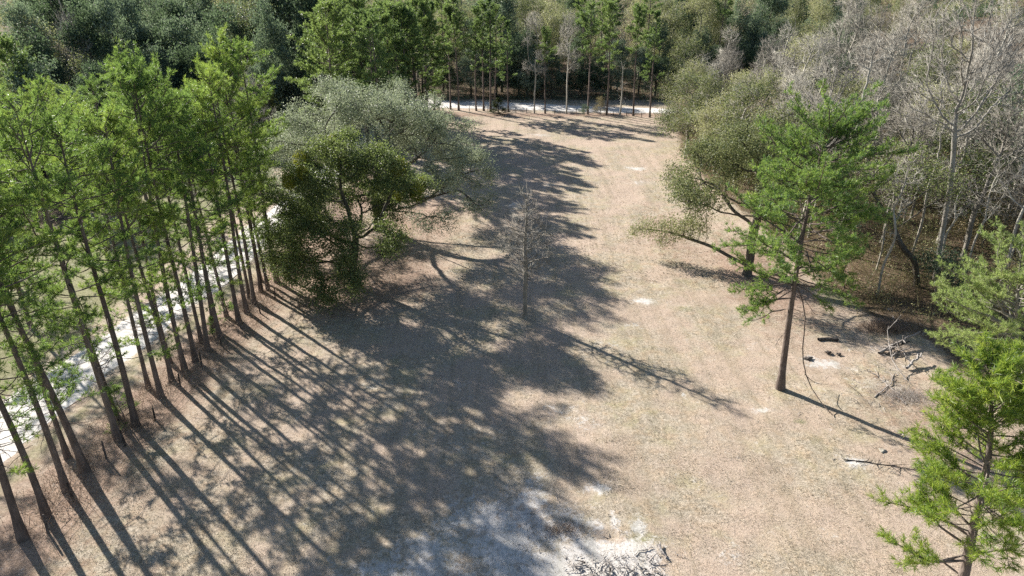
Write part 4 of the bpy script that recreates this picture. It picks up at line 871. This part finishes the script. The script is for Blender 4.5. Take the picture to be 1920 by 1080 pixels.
# tall thin bare sapling leaning out of the pile
branch_on_ground('sapling', [(1700, 712), (1672, 680), (1664, 640), (1666, 612), (1690, 590)], .04, .012, 'thin pale leafless sapling arching over the brush pile', 'sapling', twigs=9, tl=.9, zs=[.02, .6, 1.5, 2.2, 2.9])
# dead brown bushes
def dry_bush(u, v, rx, ry, h, n, label, mat='dead_grass', seed=4, pal='dark_wood'):
    rg_ = np.random.default_rng(seed); g_ = G(u, v); mm = Mesh()
    b_ = g_ + rg_.normal(size=(n, 3)) * [rx * .45, ry * .45, 0]; b_[:, 2] = 0
    d = nrm(rg_.normal(size=(n, 3)) * .45 + [0, 0, 1]); fall = np.exp(-(((b_[:, 0] - g_[0]) / rx) ** 2 + ((b_[:, 1] - g_[1]) / ry) ** 2)); hh = h * rg_.uniform(.4, 1.1, n) * (.3 + .7 * fall)
    spikes(mm, b_, b_ + d * hh[:, None], .010); k_ = b_ + d * hh[:, None] * rg_.uniform(.3, .9, (n, 1)); spikes(mm, k_, k_ + nrm(rg_.normal(size=(n, 3)) + [0, 0, .3]) * .35, .007)
    return single('dry_bush', mm.build('dry_bush', M[mat]), label, 'bush')
dry_bush(1655, 618, 2.6, 1.3, 1.2, 1100, 'low brown leafless bush behind the heap of branches', seed=4)
dry_bush(1050, 995, 1.5, .7, .4, 300, 'dead brown clump of weeds on the bare sand', seed=5)
dry_bush(1700, 745, 2.2, 1.6, .5, 900, 'low tangle of grey twigs below the heap of branches', seed=6, mat='dead_wood')
dry_bush(650, 420, 1.5, 1.5, .8, 300, 'thin dry twigs in the gap between the two big oaks', seed=7)
# young evergreen saplings
def seedling(u, v, sc, label, key='cedar', name='sapling'):
    g_ = G(u, v); Kd[key].place(g_[0], g_[1], label, 'sapling', None, u * .1, sc, name=name)
wd, nd = pine(701, H=3.0, rt=.04, z0=.1, RW=.9, nbr=26, K=10, L=.2, W=.025, prof='cone', dens=1.6, dead=0, S=5)
K_('seedling', 'pine_sapling', wd, nd, M['bark_pine'], M['needles'])
seedling(423, 600, .8, 'small green pine sapling at the fence behind the row trunks', 'seedling', 'pine_sapling')
seedling(402, 632, .55, 'tiny pine sapling below the larger one at the row fence', 'seedling', 'pine_sapling')
seedling(235, 795, .9, 'bushy green pine sapling among the near row trunks', 'seedling', 'pine_sapling')
seedling(1583, 540, 1.3, 'slender green sapling on a dark stem behind the solitary pine', 'seedling', 'pine_sapling')
def twig_litter(regions, label, mat, seed, l0, l1, r0):
    rg_ = np.random.default_rng(seed); A_, B_ = [], []
    for (u0, u1, v0, v1, n) in regions:
        for _ in range(n):
            a_ = G(rg_.uniform(u0, u1), rg_.uniform(v0, v1), .02); d = rg_.normal(size=3) * [1, 1, .25]; d[2] = abs(d[2]); A_.append(a_); B_.append(a_ + nrm(d) * rg_.uniform(l0, l1))
    mm = Mesh(); spikes(mm, np.array(A_), np.array(B_), r0 * rg_.uniform(.5, 1.3, len(A_))); single('twig_litter', mm.build('twig_litter', M[mat], False), label, 'twigs', kind='stuff')
twig_litter([(1590, 1720, 640, 770, 260), (1640, 1740, 600, 700, 160), (1560, 1700, 845, 890, 70), (1480, 1600, 700, 800, 40)], 'fine pale twigs scattered round the heap of branches', 'dead_wood', 71, .2, 1.1, .016)
twig_litter([(1060, 1250, 1040, 1085, 330), (950, 1160, 960, 1060, 60)], 'small chips and twigs scattered over the bare sand', 'dead_wood', 72, .06, .35, .022)
twig_litter([(60, 520, 560, 1000, 120), (700, 1300, 600, 1000, 70), (1300, 1600, 500, 1000, 60)], 'few thin fallen twigs lying about the field', 'bark_lichen', 73, .15, .7, .012)
# stump and clods in the dug sand
mm = Mesh(); rq = np.random.default_rng(51)
def clod(name, u, v, r, label, mat, cat, seed):
    rq_ = np.random.default_rng(seed); import bmesh
    bm = bmesh.new(); bmesh.ops.create_icosphere(bm, subdivisions=3, radius=1); 
    for vv in bm.verts:
        n_ = .75 + .35 * math.sin(vv.co.x * 3.1 + seed) * math.cos(vv.co.y * 3.7 + seed) + .2 * math.sin(vv.co.z * 6 + vv.co.x * 5 + seed)
        vv.co = Vector((vv.co.x * r * n_ * 1.3, vv.co.y * r * n_, vv.co.z * r * n_ * .6))
    me = bpy.data.meshes.new(name); bm.to_mesh(me); bm.free(); me.materials.append(M[mat])
    for q_ in me.polygons: q_.use_smooth = True
    g_ = G(u, v); return single(name, me, label, cat, loc=(g_[0], g_[1], r * .3))
clod('stump', 1515, 674, .28, 'dark rounded stump beside the white sand patch behind the solitary pine', 'dark_wood', 'stump', 2)
clod('stone', 1655, 847, .22, 'small whitish stone lying near the shadow of the solitary pine', 'bark_grey', 'stone', 3)
clod('clod', 1553, 662, .22, 'dark dug-up clod above the white sand patch', 'dark_wood', 'clod', 5)
clod('clod', 1573, 665, .18, 'smaller dark clod just right of the other one above the sand', 'dark_wood', 'clod', 7)
# heap of debris at the very bottom
t = empty('debris_pile', (0, 0, 0), 'heap of charred roots and bleached wood at the bottom of the picture', 'debris pile'); rs3 = np.random.default_rng(41)
for i in range(46):
    u, v = rs3.uniform(1075, 1235), rs3.uniform(1052, 1092); a_ = G(u, v, .05); d = nrm(rs3.normal(size=3) * [1, 1, .35]); l_ = rs3.uniform(.15, .7); mm = Mesh()
    sk = Skel(); P_ = np.array([a_, a_ + d * l_ * .5 + [0, 0, .06], a_ + d * l_]); P_[:, 2] = np.abs(P_[:, 2]) + .03; sk.chain(P_, [rs3.uniform(.02, .07), .03, .012]); sk.mesh(mm, 5)
    k_ = ('charred_chunk', 'dark_wood') if i % 5 == 0 else ('bleached_chunk', 'dead_wood'); part(k_[0], mm.build(k_[0], M[k_[1]]), t)
